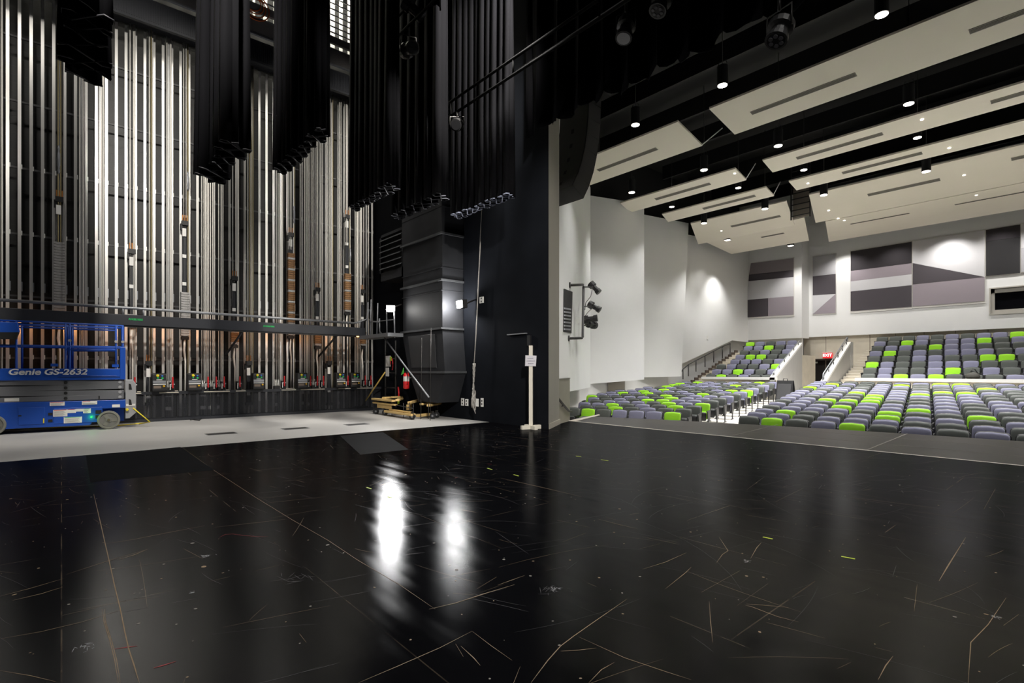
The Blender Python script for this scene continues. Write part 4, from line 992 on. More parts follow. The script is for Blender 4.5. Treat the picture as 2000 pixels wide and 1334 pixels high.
# small numbered plates behind the panels, blank
for u_, v_ in ((326, 772), (332, 772), (326, 798), (332, 798), (394, 771), (399, 771), (394, 796), (399, 796), (409, 796), (426, 771), (426, 795), (538, 766), (539, 790), (591, 766), (602, 766), (591, 787), (602, 789), (661, 765), (661, 787)):
    p = on_x(u_, v_, -16.15)
    tag(MB().box(-16.145, -16.135, p[1] - .03, p[1] + .03, p[2] - .045, p[2] + .045).build('tag_plate', M_card), 'small white plate seen through the guard panels', 'tag', 'white plates behind the guard panels')

# guard beam with pipe above it
gb = thing('guard_beam', 'long dark box beam running in front of the guide rails', 'beam', (-15.5, 3, 2.38))
yE = on_x(715, 650, -15.5)[1]
MB().box(-15.62, -15.5, -3, yE, 2.39, 2.645).build('beam', M_beam, gb, bevel=.008)
bpipe = thing('beam_pipe', 'grey pipe running above the long dark beam', 'pipe', (-15.56, 3, 2.8))
tube_obj('pipe', [(-15.56, -3, 2.81), (-15.56, 2.0, 2.81), (-15.56, 5, 2.79), (-15.56, yE - .35, 2.78)], .035, M_steelgrey, bpipe)
tube_obj('end_loop', [(-15.56, yE - .35, 2.78), (-15.56, yE + .05, 2.92), (-15.56, yE + .12, 3.25)], .03, M_steelgrey, bpipe)
for u_ in (240, 280, 490, 533, 606, 703):
    y_ = on_x(u_, 620, -15.56)[1]
    tube_obj('clamp', [(-15.56, y_, 2.64), (-15.56, y_, 2.83)], .022, M_steelgrey, bpipe)
for u_, v0_, v1_, nm in ((478, 655, 682, 'a'), (662, 655, 690, 'b')):
    a = on_x(u_, v0_ - 12, -15.6); b = on_x(u_ - 20, v1_ + 10, -16.6)
    tag(tube_obj('brace', [(-15.62, a[1], 2.45), (-16.6, a[1] - .25, 1.75)], .03, M_beam), 'dark diagonal brace under the beam, ' + ('below the green sticker' if nm == 'a' else 'toward the cage end'), 'brace', 'braces under the beam')
for u_, w_ in ((265, .28), (525, .30)):
    a = on_x(u_, 630, -15.495)
    s_ = thing('beam_sticker', 'small green lettered sticker on the long dark beam, ' + ('above the lift end' if u_ < 300 else 'toward the middle'), 'sticker', (-15.495, a[1], 2.52), 0, 'green stickers on the beam')
    mb = MB(); rg = random.Random(u_)
    y_ = a[1] - w_ / 2
    for k in range(9):                                        # worn, unreadable strokes
        mb.prism([(-15.496, y_, 2.515), (-15.496, y_ + .02, 2.515), (-15.496, y_ + .03, 2.565), (-15.496, y_ + .01, 2.565)], (.004, 0, 0)); y_ += .012
        mb.box(-15.496, -15.492, y_, y_ + .02, 2.515 + rg.choice((0, .02, .04)), 2.525 + rg.choice((0, .02, .04))); y_ += w_ / 9 - .012
    mb.build('lettering', mat('sticker_green', (.01, .33, .08), .5), s_)
# row of little warm rail lights under the beam
wl = thing('rail_light_strip', 'slim strip of warm rail lights under the long beam', 'lamp', (-15.56, 3, 2.36))
MB().box(-15.60, -15.54, -2.5, yE - .3, 2.355, 2.392).build('housing', M_plastic, wl)
for i in range(10):
    y_ = -1.8 + .98 * i
    MB().box(-15.605, -15.6, y_ - .08, y_ + .08, 2.36, 2.385).build('lens', mat('warm_lens', (1, .6, .3), .4, emit=(1, .45, .15), estr=6), wl)
    spot((-15.63, y_, 2.36), (-16.75, y_, 2.05), 5, 110, .8, .03, (1, .42, .14))

# line sets: ropes, cables, counterweight arbors
RXp = -16.52
def strand(mb, y, x, z0, z1, r): mb.box(x - r, x + r, y - r, y + r, z0, z1)
sets = [  # pixel centre, spread px, strands (kind), z range top
    (159, 8, 'rcr', .78), (199, 8, 'crr', .78), (254, 4, 'r', .78), (262, 4, 'rr', .78), (295, 8, 'rbr', .78), (330, 10, 'rcr', .78), (333, 4, 'r', .78), (396, 6, 'rcr', .78), (403, 4, 'rr', .78),
    (409, 5, 'rr', .78), (417, 6, 'rcr', .78), (427, 6, 'rc', .78), (434, 4, 'rr', .78), (457, 8, 'rcr', 3.9), (466, 2, 'r', .78), (487, 7, 'rbr', 1.5), (493, 3, 'bb', .78), (541, 5, 'rcr', .78), (548, 6, 'rrc', .78),
    (552, 3, 'r', .78), (566, 7, 'rrr', 5.0), (575, 2, 'b', .78), (592, 5, 'rcr', .78), (597, 4, 'rr', .78), (603, 3, 'rr', .78), (609, 4, 'rcr', .78), (618, 6, 'rcrr', 3.6), (628, 3, 'rr', .78), (642, 7, 'rrcr', 1.5), (650, 3, 'b', .78),
    (664, 4, 'rr', .78), (676, 6, 'rrr', 5.4), (683, 2, 'b', .78), (697, 4, 'rrr', .78), (702, 3, 'rr', .78), (708, 5, 'rcr', 3.5), (720, 2, 'r', .78), (3.5, 3, 'rr', .78), (116, 6, 'bcb', .78), (361, 7, 'rcr', 5.45), (367, 2, 'b', .78)]
for i, (u_, sp, kinds, zb_) in enumerate(sets):
    y_ = on_x(u_, 500, RXp)[1]; yw = abs(on_x(u_ + sp, 500, RXp)[1] - on_x(u_, 500, RXp)[1])
    if zb_ == .78: zb_ = 0.0
    t = thing('rope_set', 'vertical run of pale ropes and wire cables between guide rails', 'rope', (RXp, y_, zb_), 0, 'rope sets on the rigging wall')
    if u_ > 340: kinds = kinds.replace('c', '')
    n_ = len(kinds)
    for j, kd in enumerate(kinds):
        yy_ = y_ + (j - (n_ - 1) / 2) * yw * 2 / max(1, n_) * .62
        m_ = {'r': M_rope, 'c': M_cable, 'b': M_ropebrown}[kd]; r_ = {'r': .0115, 'c': .006, 'b': .013}[kd]
        if kd == 'c':
            mb = MB()
            for e in (-1, 0, 1): strand(mb, yy_ + e * .016, RXp - .05, zb_, 10.2, .005)
            mb.build('wire_cable', m_, t)
        else:
            mb = MB(); mb.tube([(RXp + .03 * (j % 2), yy_, zb_), (RXp + .03 * (j % 2), yy_, 10.2)], r_, 6)
            mb.build('hand_rope', m_, t, smooth=True)
order_sets = sorted([o for o in C.objects if o.get('category') == 'rope' and o.name.startswith('rope_set')], key=lambda o: o.location.y)
for i, o in enumerate(order_sets): o['label'] = f'vertical run of ropes and cables, {ordw(i)} from the picture edge on the rigging wall'

def arbor(u_, vt, vw, vb, m_, where):
    y_ = on_x(u_, 500, RXp)[1]
    zt, zb_ = on_x(u_, vt, RXp)[2], on_x(u_, vb, RXp)[2]; zw = on_x(u_, vw, RXp)[2]
    t = thing('counterweight_arbor', 'counterweight arbor ' + where, 'counterweight', (RXp, y_, zb_), 0, 'counterweight arbors on the rigging wall')
    MB().box(RXp - .06, RXp + .06, y_ - .075, y_ + .075, zt - .12, zt).box(RXp - .09, RXp + .02, y_ - .10, y_ - .05, zt - .25, zt - .08).build('head', M_plastic, t)
    mb = MB()
    for e in (-.05, 0, .05): mb.tube([(RXp, y_ + e, zt), (RXp, y_ + e, zt + .16)], .012, 6)
    mb.build('cable_terminal', mat('copper_terminal', (.55, .22, .06), .4, .6), t)
    for s_ in (-1, 1): tube_obj('rod', [(RXp, y_ + .05 * s_, zb_), (RXp, y_ + .05 * s_, zt - .1)], .018, M_plastic, t)
    MB().box(RXp - .03, RXp - .01, y_ - .06, y_ + .06, zb_, zt - .2).build('back_plate', M_beam, t)
    for f in ((zt - .42, .22), (zt - 1.0, .09), (zt - 1.75, .09)):
        if f[0] > zw + .1: MB().box(RXp + .018, RXp + .024, y_ - .06, y_ + .03, f[0], f[0] + f[1]).build('paper_tag', M_card, t)
    z = zb_ + .08; n_ = 0
    while z < zw - .06 and n_ < 60:
        MB().box(RXp - .05, RXp + .07, y_ - .10, y_ + .10, z, z + .058).box(RXp + .07, RXp + .085, y_ - .10, y_ - .055, z + .012, z + .058).box(RXp + .07, RXp + .085, y_ + .055, y_ + .10, z + .012, z + .058).build('weight_bar', m_ if (n_ * 7) % 5 else M_brick1, t); z += .066; n_ += 1
    MB().box(RXp - .06, RXp + .06, y_ - .09, y_ + .09, zb_ - .02, zb_ + .06).build('foot', M_plastic, t)
    tube_obj('tail_rope', [(RXp, y_, .0), (RXp, y_ + .01, zb_ - .6), (RXp, y_ - .02, zb_ - .3), (RXp, y_, zb_)], [.014, .02, .03, .02], M_rope, t)
arbor(116, 385, 470, 636, M_brick1, 'with a tall pale stack behind the lift guard rails')
arbor(258, 487, 612, 640, M_brick1, 'with a short stack, its foot level with the beam by the lift')
arbor(361, 432, 570, 662, M_brick1, 'with pale weights above the beam and rusty ones below')
arbor(458, 540, 632, 678, M_brick2, 'with rusty weights just below the beam, before the green sticker')
arbor(568, 455, 495, 660, M_brick2, 'with a tall brown and grey stack past the green sticker')
arbor(620, 562, 640, 680, M_brick2, 'with rusty weights below the beam, between two tall stacks')
arbor(678, 420, 535, 614, M_brick2, 'with a tall all-brown stack wholly above the beam')
arbor(708, 566, 648, 680, M_brick2, 'with rusty weights at the cage end of the beam')
arbor(291, 705, 790, 790, M_brick1, 'without weights, low beside the first control box')
arbor(486, 705, 790, 790, M_brick1, 'without weights, low before the third control box')
arbor(643, 705, 790, 790, M_brick1, 'without weights, low beside the fifth control box')
for u_, v0_, v1_ in ((114.5, 284, 340), (366.5, 335, 372), (574, 402, 437), (683.5, 485, 512)):
    y_ = on_x(u_, 500, RXp)[1]; za_, zb_ = on_x(u_, v1_, RXp + .03)[2], on_x(u_, v0_, RXp + .03)[2]
    t = thing('turnbuckle', 'steel turnbuckle on a cable ' + {114.5: 'high above the pale stack behind the lift', 366.5: 'above the mixed stack', 574: 'above the brown and grey stack', 683.5: 'beside the all-brown stack'}[u_], 'turnbuckle', (RXp + .03, y_, za_), 0, 'turnbuckles on the cables')
    h = zb_ - za_
    MB().lathe([(.012, 0), (.03, .1 * h), (.018, .2 * h), (.03, .3 * h), (.035, .5 * h), (.03, .7 * h), (.018, .8 * h), (.03, .9 * h), (.012, h)], 8, Matrix.Translation((RXp + .03, y_, za_))).build('body', M_steelgrey, t, smooth=True)
# rope locks with red handles on the locking rail
locks = [263, 337, 406, 422, 437.5, 468, 555, 606, 619.5, 631.5, 679, 713, 724]
for i, u_ in enumerate(locks):
    y_ = on_x(u_, 750, -16.12)[1]
    t = thing('rope_lock', f'rope lock with upright red handle, {ordw(i)} from the lift on the locking rail', 'rope lock', (-16.15, y_, .76), 0, 'rope locks on the locking rail')
    MB().box(-16.24, -16.12, y_ - .065, y_ - .035, .76, 1.0).box(-16.24, -16.12, y_ + .02, y_ + .05, .76, 1.0).box(-16.23, -16.14, y_ - .05, y_ + .04, .76, .88).build('body', M_plastic, t)
    MB().box(-16.115, -16.11, y_ - .06, y_ - .04, .80, .95).build('label_strip', M_card, t)
    MB().prism([(-16.13, y_ - .012, .84), (-16.10, y_ - .012, .84), (-16.085, y_ - .016, 1.14), (-16.12, y_ - .016, 1.14)], (0, .034, 0)).build('handle', M_red, t, bevel=.006)
    MB().lathe([(.02, -.06), (.02, .05)], 8, frame((-16.13, y_, .94), (0, 1, 0))).build('ring', M_steelgrey, t)
for i, u_ in enumerate((328, 396, 412, 429, 541, 598, 612, 671)):
    y_ = on_x(u_, 750, -16.15)[1]
    t = thing('cable_anchor', f'metal cable anchor cluster without red handle, {ordw(i)} from the lift on the locking rail', 'anchor', (-16.18, y_, .76), 0, 'cable anchors on the locking rail')
    mb = MB()
    for e in (-.05, 0, .05): mb.lathe([(.022, 0), (.03, .05), (.018, .12), (.012, .2)], 8, Matrix.Translation((-16.18, y_ + e, .84)))
    mb.build('terminal', M_alu, t, smooth=True)
    MB().box(-16.25, -16.12, y_ - .08, y_ + .08, .76, .85).build('foot', M_plastic, t)
# black control boxes
for i, (u0_, u1_) in enumerate(((297, 313), (367, 382), (494, 510), (581, 592), (657, 667), (686, 700))):
    ya_, yb_ = on_x(u0_, 748, -15.98)[1], on_x(u1_, 748, -15.98)[1]
    yb_ = ya_ + .31
    t = thing('control_box', f'black control box with coloured buttons, {ordw(i)} from the lift on the locking rail', 'control box', (-16.1, (ya_ + yb_) / 2, .76), 0, 'control boxes on the locking rail')
    MB().prism([(-16.22, ya_, .765), (-15.98, ya_, .765), (-15.96, ya_, .80), (-15.99, ya_, 1.21), (-16.03, ya_, 1.235), (-16.22, ya_, 1.235)], (0, yb_ - ya_, 0)).build('housing', M_plastic, t, bevel=.015)
    X = lambda z: -15.96 - (z - .8) / .41 * .03 + .004
    wy = yb_ - ya_
    def plate(nm, f0, f1, z0, z1, m_): MB().prism([(X(z0), ya_ + wy * f0, z0), (X(z0), ya_ + wy * f1, z0), (X(z1), ya_ + wy * f1, z1), (X(z1), ya_ + wy * f0, z1)], (-.006, 0, 0)).build(nm, m_, t)
    def knob(f, z, r, m_): MB().lathe([(r, 0), (r, .02), (r * .6, .03)], 12, frame((X(z), ya_ + wy * f, z), (1, 0, .07))).build('button', m_, t)
    knob(.38, 1.175, .034, M_yel); knob(.70, 1.165, .022, M_blu); knob(.38, 1.115, .022, M_grn); knob(.70, 1.105, .026, M_grn)
    plate('white_strip', .3, .7, 1.06, 1.075, M_card); plate('grey_strip', .06, .94, .985, 1.045, M_steelgrey); plate('white_strip', .06, .94, .945, .965, M_card)
    plate('notice', .10, .62, .85, .915, mat('brown_notice', (.16, .12, .09), .6)); knob(.80, .90, .024, mat('amber_button', (.75, .42, .02), .4))

# loading bridge over the rigging wall
lb = thing('loading_bridge', 'dark steel loading bridge over the top of the guide rails', 'bridge', (-16, 3, 10.0))
MB().box(-16.75, -15.9, -4, 8.1, 10.28, 10.34).box(-15.95, -15.85, -4, 8.1, 10.0, 10.62).build('floor_grating', M_beam, lb)
mb = MB()
for i in range(240): mb.box(-15.852, -15.835, -4 + .05 * i, -3.98 + .05 * i, 10.06, 10.55)
mb.build('grating_ribs', M_beam, lb)
for a_, b_ in ((-4, 1.55), (1.62, 5.05), (5.1, 8.1)):
    MB().box(-15.86, -15.82, a_, b_, 10.78, 11.22).build('toe_panel', mat('grey_steel_panel', (.20, .185, .185), .5, noise=.15, scale=4), lb)
    MB().box(-15.87, -15.80, a_, b_, 10.74, 10.78).box(-15.87, -15.80, a_, b_, 11.22, 11.25).build('panel_rim', M_steelgrey, lb)
MB().box(-15.88, -15.80, -4, 8.1, 11.40, 11.62).build('edge_beam', MATS['grey_steel_panel'], lb)
mb = MB()
for i in range(9): mb.box(-15.86, -15.83, -4, 8.1, 11.74 + .18 * i, 11.77 + .18 * i)
for i in range(12): mb.box(-15.87, -15.82, -4 + 1.1 * i, -3.94 + 1.1 * i, 11.6, 13.4)
mb.build('railing', M_steelgrey, lb)
mb = MB(); rg = random.Random(4)
for i in range(38):
    y_ = -3 + .29 * i; mb.box(-16.6, -16.55, y_, y_ + rg.uniform(.05, .14), 11.2, 14)
mb.build('lit_posts', M_whitecap, lb)
MB().box(-17.2, -17.15, -4, 8.1, 10.7, 14.5).build('back_sheet', M_black, lb)
for yy in (1.5, 4.5, 7.0): area((-16.1, yy, 13.8), (-16.6, yy, 12.0), 120, 1.6, .2, (1, .96, .82))
cp_ = on_x(497, 12, -15.8)
oc = thing('orange_cable_coil', 'coil of orange cable hung on the bridge railing', 'cable', cp_)
for r_, dy, dz in ((.30, 0, 0), (.22, -.05, .08), (.26, -.02, .05), (.36, .03, -.02)):
    tube_obj('loop', [(cp_[0], cp_[1] + dy + r_ * math.cos(a), cp_[2] + dz + r_ * math.sin(a)) for a in [i / 20 * 2 * PI for i in range(20)]], .015, M_orange, oc, closed=True)

# ================================================================== SCISSOR LIFT
LIFT = thing('scissor_lift', 'blue scissor lift with folded grey arms standing on the concrete floor', 'lift', (-15.04, .82, 0), math.radians(-3.7))
LM = LIFT.matrix_basis
def L(mb, name, m_, parent=None, **k):
    return mb.build(name, m_, parent or LIFT, local=True, **k)
# local frame: x toward the camera side (+x), y along the machine toward its ladder end
X0, X1 = -.42, .38
ch = L(MB().prism([(0, -2.10, .11), (0, -.33, .11), (0, -.30, .14), (0, -.26, .40), (0, -.16, .46), (0, .30, .46), (0, .30, .64), (0, -2.25, .655), (0, -2.25, .46), (0, -2.12, .44)], (X1, 0, 0)).box(X0, 0, -2.2, .28, .14, .62), 'chassis', M_gblue, bevel=.008)
def wheel(y, x):
    m_ = frame((x, y, .205), (1, 0, 0))
    wh = L(MB().lathe([(.15, -.055), (.198, -.05), (.205, -.03), (.205, .03), (.198, .05), (.165, .055), (.16, .035), (.15, .03)], 28, m_), 'wheel', M_tyre, smooth=False)
    L(MB().lathe([(.158, .0), (.155, .034), (.06, .036), (.055, .05), (.02, .055)], 24, m_), 'rim', mat('rim_grey', (.17, .17, .155), .6, noise=.1, scale=8), wh)
    mb = MB()
    for a in range(3):
        rm = m_ @ Matrix.Rotation(a * 2 * PI / 3 + .5, 4, 'Z'); mb.box(-.035, .035, .05, .14, .03, .044, rm)
    L(mb, 'spoke', M_tyre, wh)
    L(MB().lathe([(0, .05), (.03, .05), (.028, .065)], 12, m_), 'hub_cap', mat('hub_olive', (.10, .09, .05), .6), wh)
for y_ in (0, -1.85):
    wheel(y_, X1 - .01); wheel(y_, X0 + .0)
L(MB().box(X1 - .25, X1 - .09, -2.12, -1.6, .12, .44), 'wheel_well', M_plastic)
door = L(MB().box(X1, X1 + .014, -1.47, -1.06, .18, .54), 'compartment_door', M_gblue, bevel=.006)
L(MB().box(X1 + .014, X1 + .03, -1.09, -1.07, .20, .30), 'latch', M_yel, door)
L(MB().box(X1 + .014, X1 + .026, -1.47, -1.42, .36, .385), 'hinge', M_plastic, door)
for z in (.22, .36): L(MB().box(X1 + .0, X1 + .02, -1.01, -.94, z, z + .05), 'latch_recess', M_plastic)
pn = L(MB().box(X1, X1 + .010, -.92, -.11, .17, .50), 'battery_cover', M_gblue, bevel=.005)
cb_ = L(MB().box(X1 + .010, X1 + .018, -.23, -.125, .35, .43).box(X1 + .010, X1 + .018, -.23, -.14, .25, .32), 'control_window', M_plastic)
led = L(MB().lathe([(0, 0), (.014, 0), (.012, .012)], 10, frame((X1 + .014, -.30, .285), (1, 0, 0))), 'indicator_light', mat('green_led', (.02, .3, .04), .3, emit=(.02, 1, .03), estr=2.5))
gl = LM @ Vector((X1 + .06, -.30, .285)); point(tuple(gl), .6, .01, (.03, 1, .05))
for a, b, z0, z1 in ((-.985, -.745, .555, .635), (-.46, -.20, .56, .64), (.06, .20, .48, .545), (-.93, -.70, .325, .47), (-.70, -.56, .39, .47), (-.56, -.42, .415, .475), (-.44, -.31, .375, .475), (-.76, -.46, .175, .305)):
    L(MB().box(X1 + .010, X1 + .014, a, b, z0, z1), 'decal', M_card)
for a, b, z in ((-.93, -.70, .455), (-.70, -.56, .46), (-.985, -.745, .622), (-.46, -.30, .626)):
    L(MB().box(X1 + .0135, X1 + .016, a + .01, b - .02, z, z + .010), 'decal_heading', mat('decal_red', (.6, .04, .02), .5))
for a, b, z in ((-.44, -.31, .46), (-.76, -.46, .29)):
    L(MB().box(X1 + .0135, X1 + .016, a + .01, b - .02, z, z + .012), 'decal_heading', mat('decal_green', (.03, .4, .15), .5))
for a, b, z0, z1 in ((-.93, -.70, .335, .45), (-.76, -.46, .185, .28), (-.985, -.745, .565, .61), (-.46, -.20, .57, .61), (-.44, -.31, .385, .45)):
    mb = MB(); z = z0
    while z < z1 - .008: mb.box(X1 + .0135, X1 + .0155, a + .015, b - .03 - .05 * ((z * 1000) % 3) / 3, z, z + .006); z += .016
    L(mb, 'decal_text', mat('decal_ink', (.25, .25, .26), .6))
# scissor stack: four folded arms
zz = .655
for i in range(4):
    h = .105
    s0, s1 = (.012, -.012) if i % 2 else (-.012, .012)
    arm = L(MB().prism([(X1 - .07, -2.2, zz + s0), (X1 - .07, .27, zz + s1), (X1 - .07, .27, zz + h + s1), (X1 - .07, -2.2, zz + h + s0)], (.05, 0, 0)).prism([(X0 + .02, -2.2, zz + s0), (X0 + .02, .27, zz + s1), (X0 + .02, .27, zz + h + s1), (X0 + .02, -2.2, zz + h + s0)], (.05, 0, 0)), 'scissor_arm', M_ggrey, bevel=.006)
    for y_ in (.20, -.73, -1.9):
        L(MB().lathe([(.032, 0), (.032, .02), (.016, .022)], 14, frame((X1 - .02, y_, zz + h / 2), (1, 0, 0))), 'pin', M_gplate if y_ > 0 else M_plastic, arm)
    if i in (0, 3): L(MB().box(X1 - .02, X1 - .012, -.18, -.155, zz + .02, zz + .09) if i == 0 else MB().box(X1 - .02, X1 - .012, -2.0, -1.96, zz + .01, zz + .08), 'slot', M_plastic, arm)
    zz += .112
L(MB().box(X0 + .08, X1 - .08, -2.1, .2, .66, 1.08), 'centre_core', M_plastic)
L(MB().box(X1 - .02, X1 - .014, -1.68, -1.46, .67, .735), 'decal', M_card)
# platform
pf = L(MB().box(X0 - .02, X1 + .02, -2.28, .22, 1.10, 1.345).box(X1 + .02, X1 + .03, -.8, .14, 1.18, 1.19), 'platform', M_gblue, bevel=.008)
L(MB().box(X1 + .021, X1 + .026, -.86, .20, 1.155, 1.165), 'slide_groove', M_plastic, pf)
L(MB().box(X0 - .02, X1 + .025, .20, .30, 1.10, 1.83), 'end_panel', M_gblue, bevel=.008)
M_railb = M_gblue
def rl(nm, pts_, r=.018): return L(MB().tube(pts_, r, 8), nm, M_railb, smooth=True)
for xs in (X1 + .0, X0 + .0):
    rl('top_rail', [(xs, -2.26, 2.32), (xs, .24, 2.31)], .02)
    rl('top_rail', [(xs, -2.26, 2.24), (xs, .12, 2.25)], .018)
    rl('mid_rail', [(xs, -2.26, 1.81), (xs, .24, 1.83)], .02); rl('mid_rail', [(xs, -.72, 1.75), (xs, .14, 1.77)], .018)
    for y_ in (.25, .13, -.66, -.73, -1.5, -2.25): rl('post', [(xs, y_, 1.34), (xs, y_, 2.31)], .024 if y_ > .2 else .02)
for z in (2.31, 1.82):
    rl('end_rail', [(X0, .25, z), (X1, .25, z)], .02); rl('end_rail', [(X0, -2.25, z), (X1, -2.25, z)], .02)
for y_ in (.25, .13, -.66): L(MB().lathe([(.03, -.01), (.03, .02)], 10, frame((X1 + .02, y_, 1.95), (1, 0, 0))), 'rail_bolt', M_gplate)
for y_, z in ((.18, 1.38), (-.85, 1.39)): L(MB().box(X1 - .02, X1 + .03, y_ - .12, y_ + .0, z, z + .06), 'rail_bracket', M_gblue)
cbx = L(MB().prism([(X1 + .02, -1.95, 2.02), (X1 + .02, -1.50, 2.02), (X1 + .02, -1.44, 2.10), (X1 + .02, -1.47, 2.28), (X1 + .02, -1.95, 2.28)], (.16, 0, 0)), 'platform_control', M_gblue, bevel=.01)
L(MB().prism([(X1 + .015, -1.95, 1.94), (X1 + .015, -1.49, 1.94), (X1 + .015, -1.45, 2.08), (X1 + .015, -1.95, 2.06)], (.17, 0, 0)), 'control_base', M_plastic, cbx)
L(MB().lathe([(.022, 0), (.03, .03)], 10, frame((X1 + .12, -1.49, 2.09), (0, 1, 0))), 'stop_button', M_red, cbx)
# ladder end
ld = L(MB().prism([(0, .30, .20), (0, .37, .20), (0, .50, .32), (0, .50, 1.0), (0, .44, 1.09), (0, .30, 1.09)], (.03, 0, 0)).prism([(-.3, .30, .20), (-.3, .37, .20), (-.3, .50, .32), (-.3, .50, 1.0), (-.3, .44, 1.09), (-.3, .30, 1.09)], (.03, 0, 0)), 'ladder', M_gplate, bevel=.006)
for z in (.35, .62, .9): L(MB().box(-.28, .03, .38, .46, z, z + .03), 'rung', M_gplate, ld)
ld2 = L(MB().prism([(X1 - .03, .30, .22), (X1 - .03, .37, .22), (X1 - .03, .49, .34), (X1 - .03, .49, 1.0), (X1 - .03, .43, 1.09), (X1 - .03, .30, 1.09)], (.02, 0, 0)), 'ladder_side', M_gplate, bevel=.006)
for z in (.52, .87): L(MB().prism([(X1 - .005, .36, z), (X1 - .005, .42, z), (X1 - .005, .40, z + .12), (X1 - .005, .36, z + .14)], (.004, 0, 0)), 'cut_out', M_plastic, ld2)
L(MB().box(X1 - .008, X1 - .002, .31, .48, .50, .545), 'decal', M_card, ld2)
L(MB().lathe([(.03, 0), (.03, .05), (.02, .06)], 10, frame((X1 - .01, .33, .42), (1, 0, 0))), 'plug', M_yel, ld2)
for body, yc, sz, xs in (('Genie', -1.46 + .08, .165, 1.25), ('GS-2632', -.78 + .05, .165, 1.22)):
    c = text('lettering', body, sz, (0, 0, 0), (0, 0, 0), M_silver, None, .003, .005, .18, 'CENTER', xs)
    c.parent = LIFT; c.location = (X1 + .026, yc + (.0 if body != 'Genie' else .0), 1.268); c.rotation_euler = (PI / 2, 0, PI / 2)
# yellow charging cord on the floor
yc_ = [on_floor(u_, v_) for u_, v_ in ((283, 826), (262, 829), (230, 832), (180, 834), (120, 836), (60, 838), (10, 839))]
p0 = LM @ Vector((X1, .44, .45)); p1 = LM @ Vector((X1 + .05, .75, .12))
cord = [tuple(p0), tuple(p1)] + [(x, y, .012) for x, y, _ in [on_floor(272, 829), on_floor(281, 827)] + yc_[1:]]
tag(tube_obj('power_cord', cord, .012, M_yel), 'yellow power cord trailing from the blue lift onto the concrete floor', 'cord')
bc_ = [on_floor(u_, v_) for u_, v_ in ((372, 821), (380, 819.5), (388, 821), (394, 819), (386, 818), (378, 820.5), (390, 822))]
tag(tube_obj('cable', [(x, y, .015) for x, y, _ in bc_], .014, M_plastic), 'short black cable lying in a tangle at the foot of the guard panels', 'cable')

# ================================================================== DUCT, LOUVRE, WORK LAMPS, WALL CORNER
DX0, DX1, DY0 = -13.6, -11.5, 7.5
du = thing('air_duct', 'big black air duct narrowing toward the floor beside the stage opening', 'duct', (-12.5, 7.8, .45))
zs_ = [12, 7.15, 6.0, 4.9, 3.78, 2.42]
zseam = [on_y(863, v_, DY0)[2] for v_ in (454.6, 546, 641)]
MB().box(DX0, DX1, DY0, PY - .01, zseam[0] + .02, 12.0).build('upper_section', M_duct, du, bevel=.01)
MB().box(DX0 + .03, DX1 - .0, DY0 + .02, PY - .01, zseam[1] + .02, zseam[0] - .02).build('middle_section', M_duct, du, bevel=.01)
MB().box(DX0 + .03, DX1 - .0, DY0 + .02, PY - .01, zseam[2] + .02, zseam[1] - .02).build('lower_section', M_duct, du, bevel=.01)
M_flange = mat('worn_flange', (.06, .063, .067), .5, spec=.3, noise=.4, scale=8)
for z in zseam: MB().box(DX0 - .04, DX1 + .04, DY0 - .04, PY - .01, z - .025, z + .025).build('flange', M_flange, du)
for z in (4.0, 3.4, 5.6, 6.3, 7.6, 8.2, 8.8): MB().box(DX0 + .01, DX1 + .008, DY0 - .008, PY - .01, z - .012, z + .012).build('rib', M_duct, du)
zf = on_y(868, 727, DY0)[2]
hood = MB().prism([(DX0 - .05, DY0, zseam[2] - .02), (DX1 + .14, DY0, zf + .02), (DX0 + .25, DY0, zf + .02)], (0, .6, 0))
hood = MB()
def frus(b0, b1, z0, z1):
    vs = [(b0[0], DY0 + .02, z0), (b0[1], DY0 + .02, z0), (b0[1], PY - .01, z0), (b0[0], PY - .01, z0), (b1[0], DY0 + .02, z1), (b1[1], DY0 + .02, z1), (b1[1], PY - .01, z1), (b1[0], PY - .01, z1)]
    return MB().add(vs, [(3, 2, 1, 0), (4, 5, 6, 7), (0, 1, 5, 4), (1, 2, 6, 5), (2, 3, 7, 6), (3, 0, 4, 7)])
frus((DX0 + .38, DX1 + .12), (DX0 - .02, DX1 + .0), zf, zseam[2] - .03).build('hood', M_duct, du)
frus((DX0 + .9, DX1 - .22), (DX0 + .40, DX1 + .12), .45, zf - .02).build('tapered_foot', M_duct, du)
MB().box(DX0 + .35, DX1 + .16, DY0 - .02, PY - .01, zf - .03, zf + .03).build('flange', M_flange, du)
fr0 = (DX0 + .50, DX1 - .30)
MB().prism([(DX0 + .55, DY0 + .012, zf + .12), (DX1 - .25, DY0 + .012, zf + .12), (DX1 - .35, DY0 + .012, zseam[2] - .13), (DX0 + .35, DY0 + .012, zseam[2] - .13)], (0, -.012, 0)).build('access_panel', mat('access_panel_grey', (.030, .031, .034), .45, noise=.2, scale=4), du, bevel=.004)
lv = thing('louvre_grille', 'black louvred grille box next to the air duct', 'grille', (-14.35, 7.6, 4.1))
MB().box(-15.1, -13.68, 7.64, 8.15, 4.1, 5.5).build('box', M_black, lv)
MB().box(-15.12, -15.04, 7.56, 7.66, 4.08, 5.52).box(-13.72, -13.64, 7.56, 7.66, 4.08, 5.52).box(-15.12, -13.64, 7.56, 7.66, 5.44, 5.52).box(-15.12, -13.64, 7.56, 7.66, 4.08, 4.34).build('frame', M_duct, lv)
for i in range(6):
    z = 4.42 + .175 * i
    MB().prism([(-15.04, 7.50, z), (-15.04, 7.64, z + .10), (-15.04, 7.64, z + .115), (-15.04, 7.50, z + .02)], (1.32, 0, 0)).build('blade', M_flange, lv)
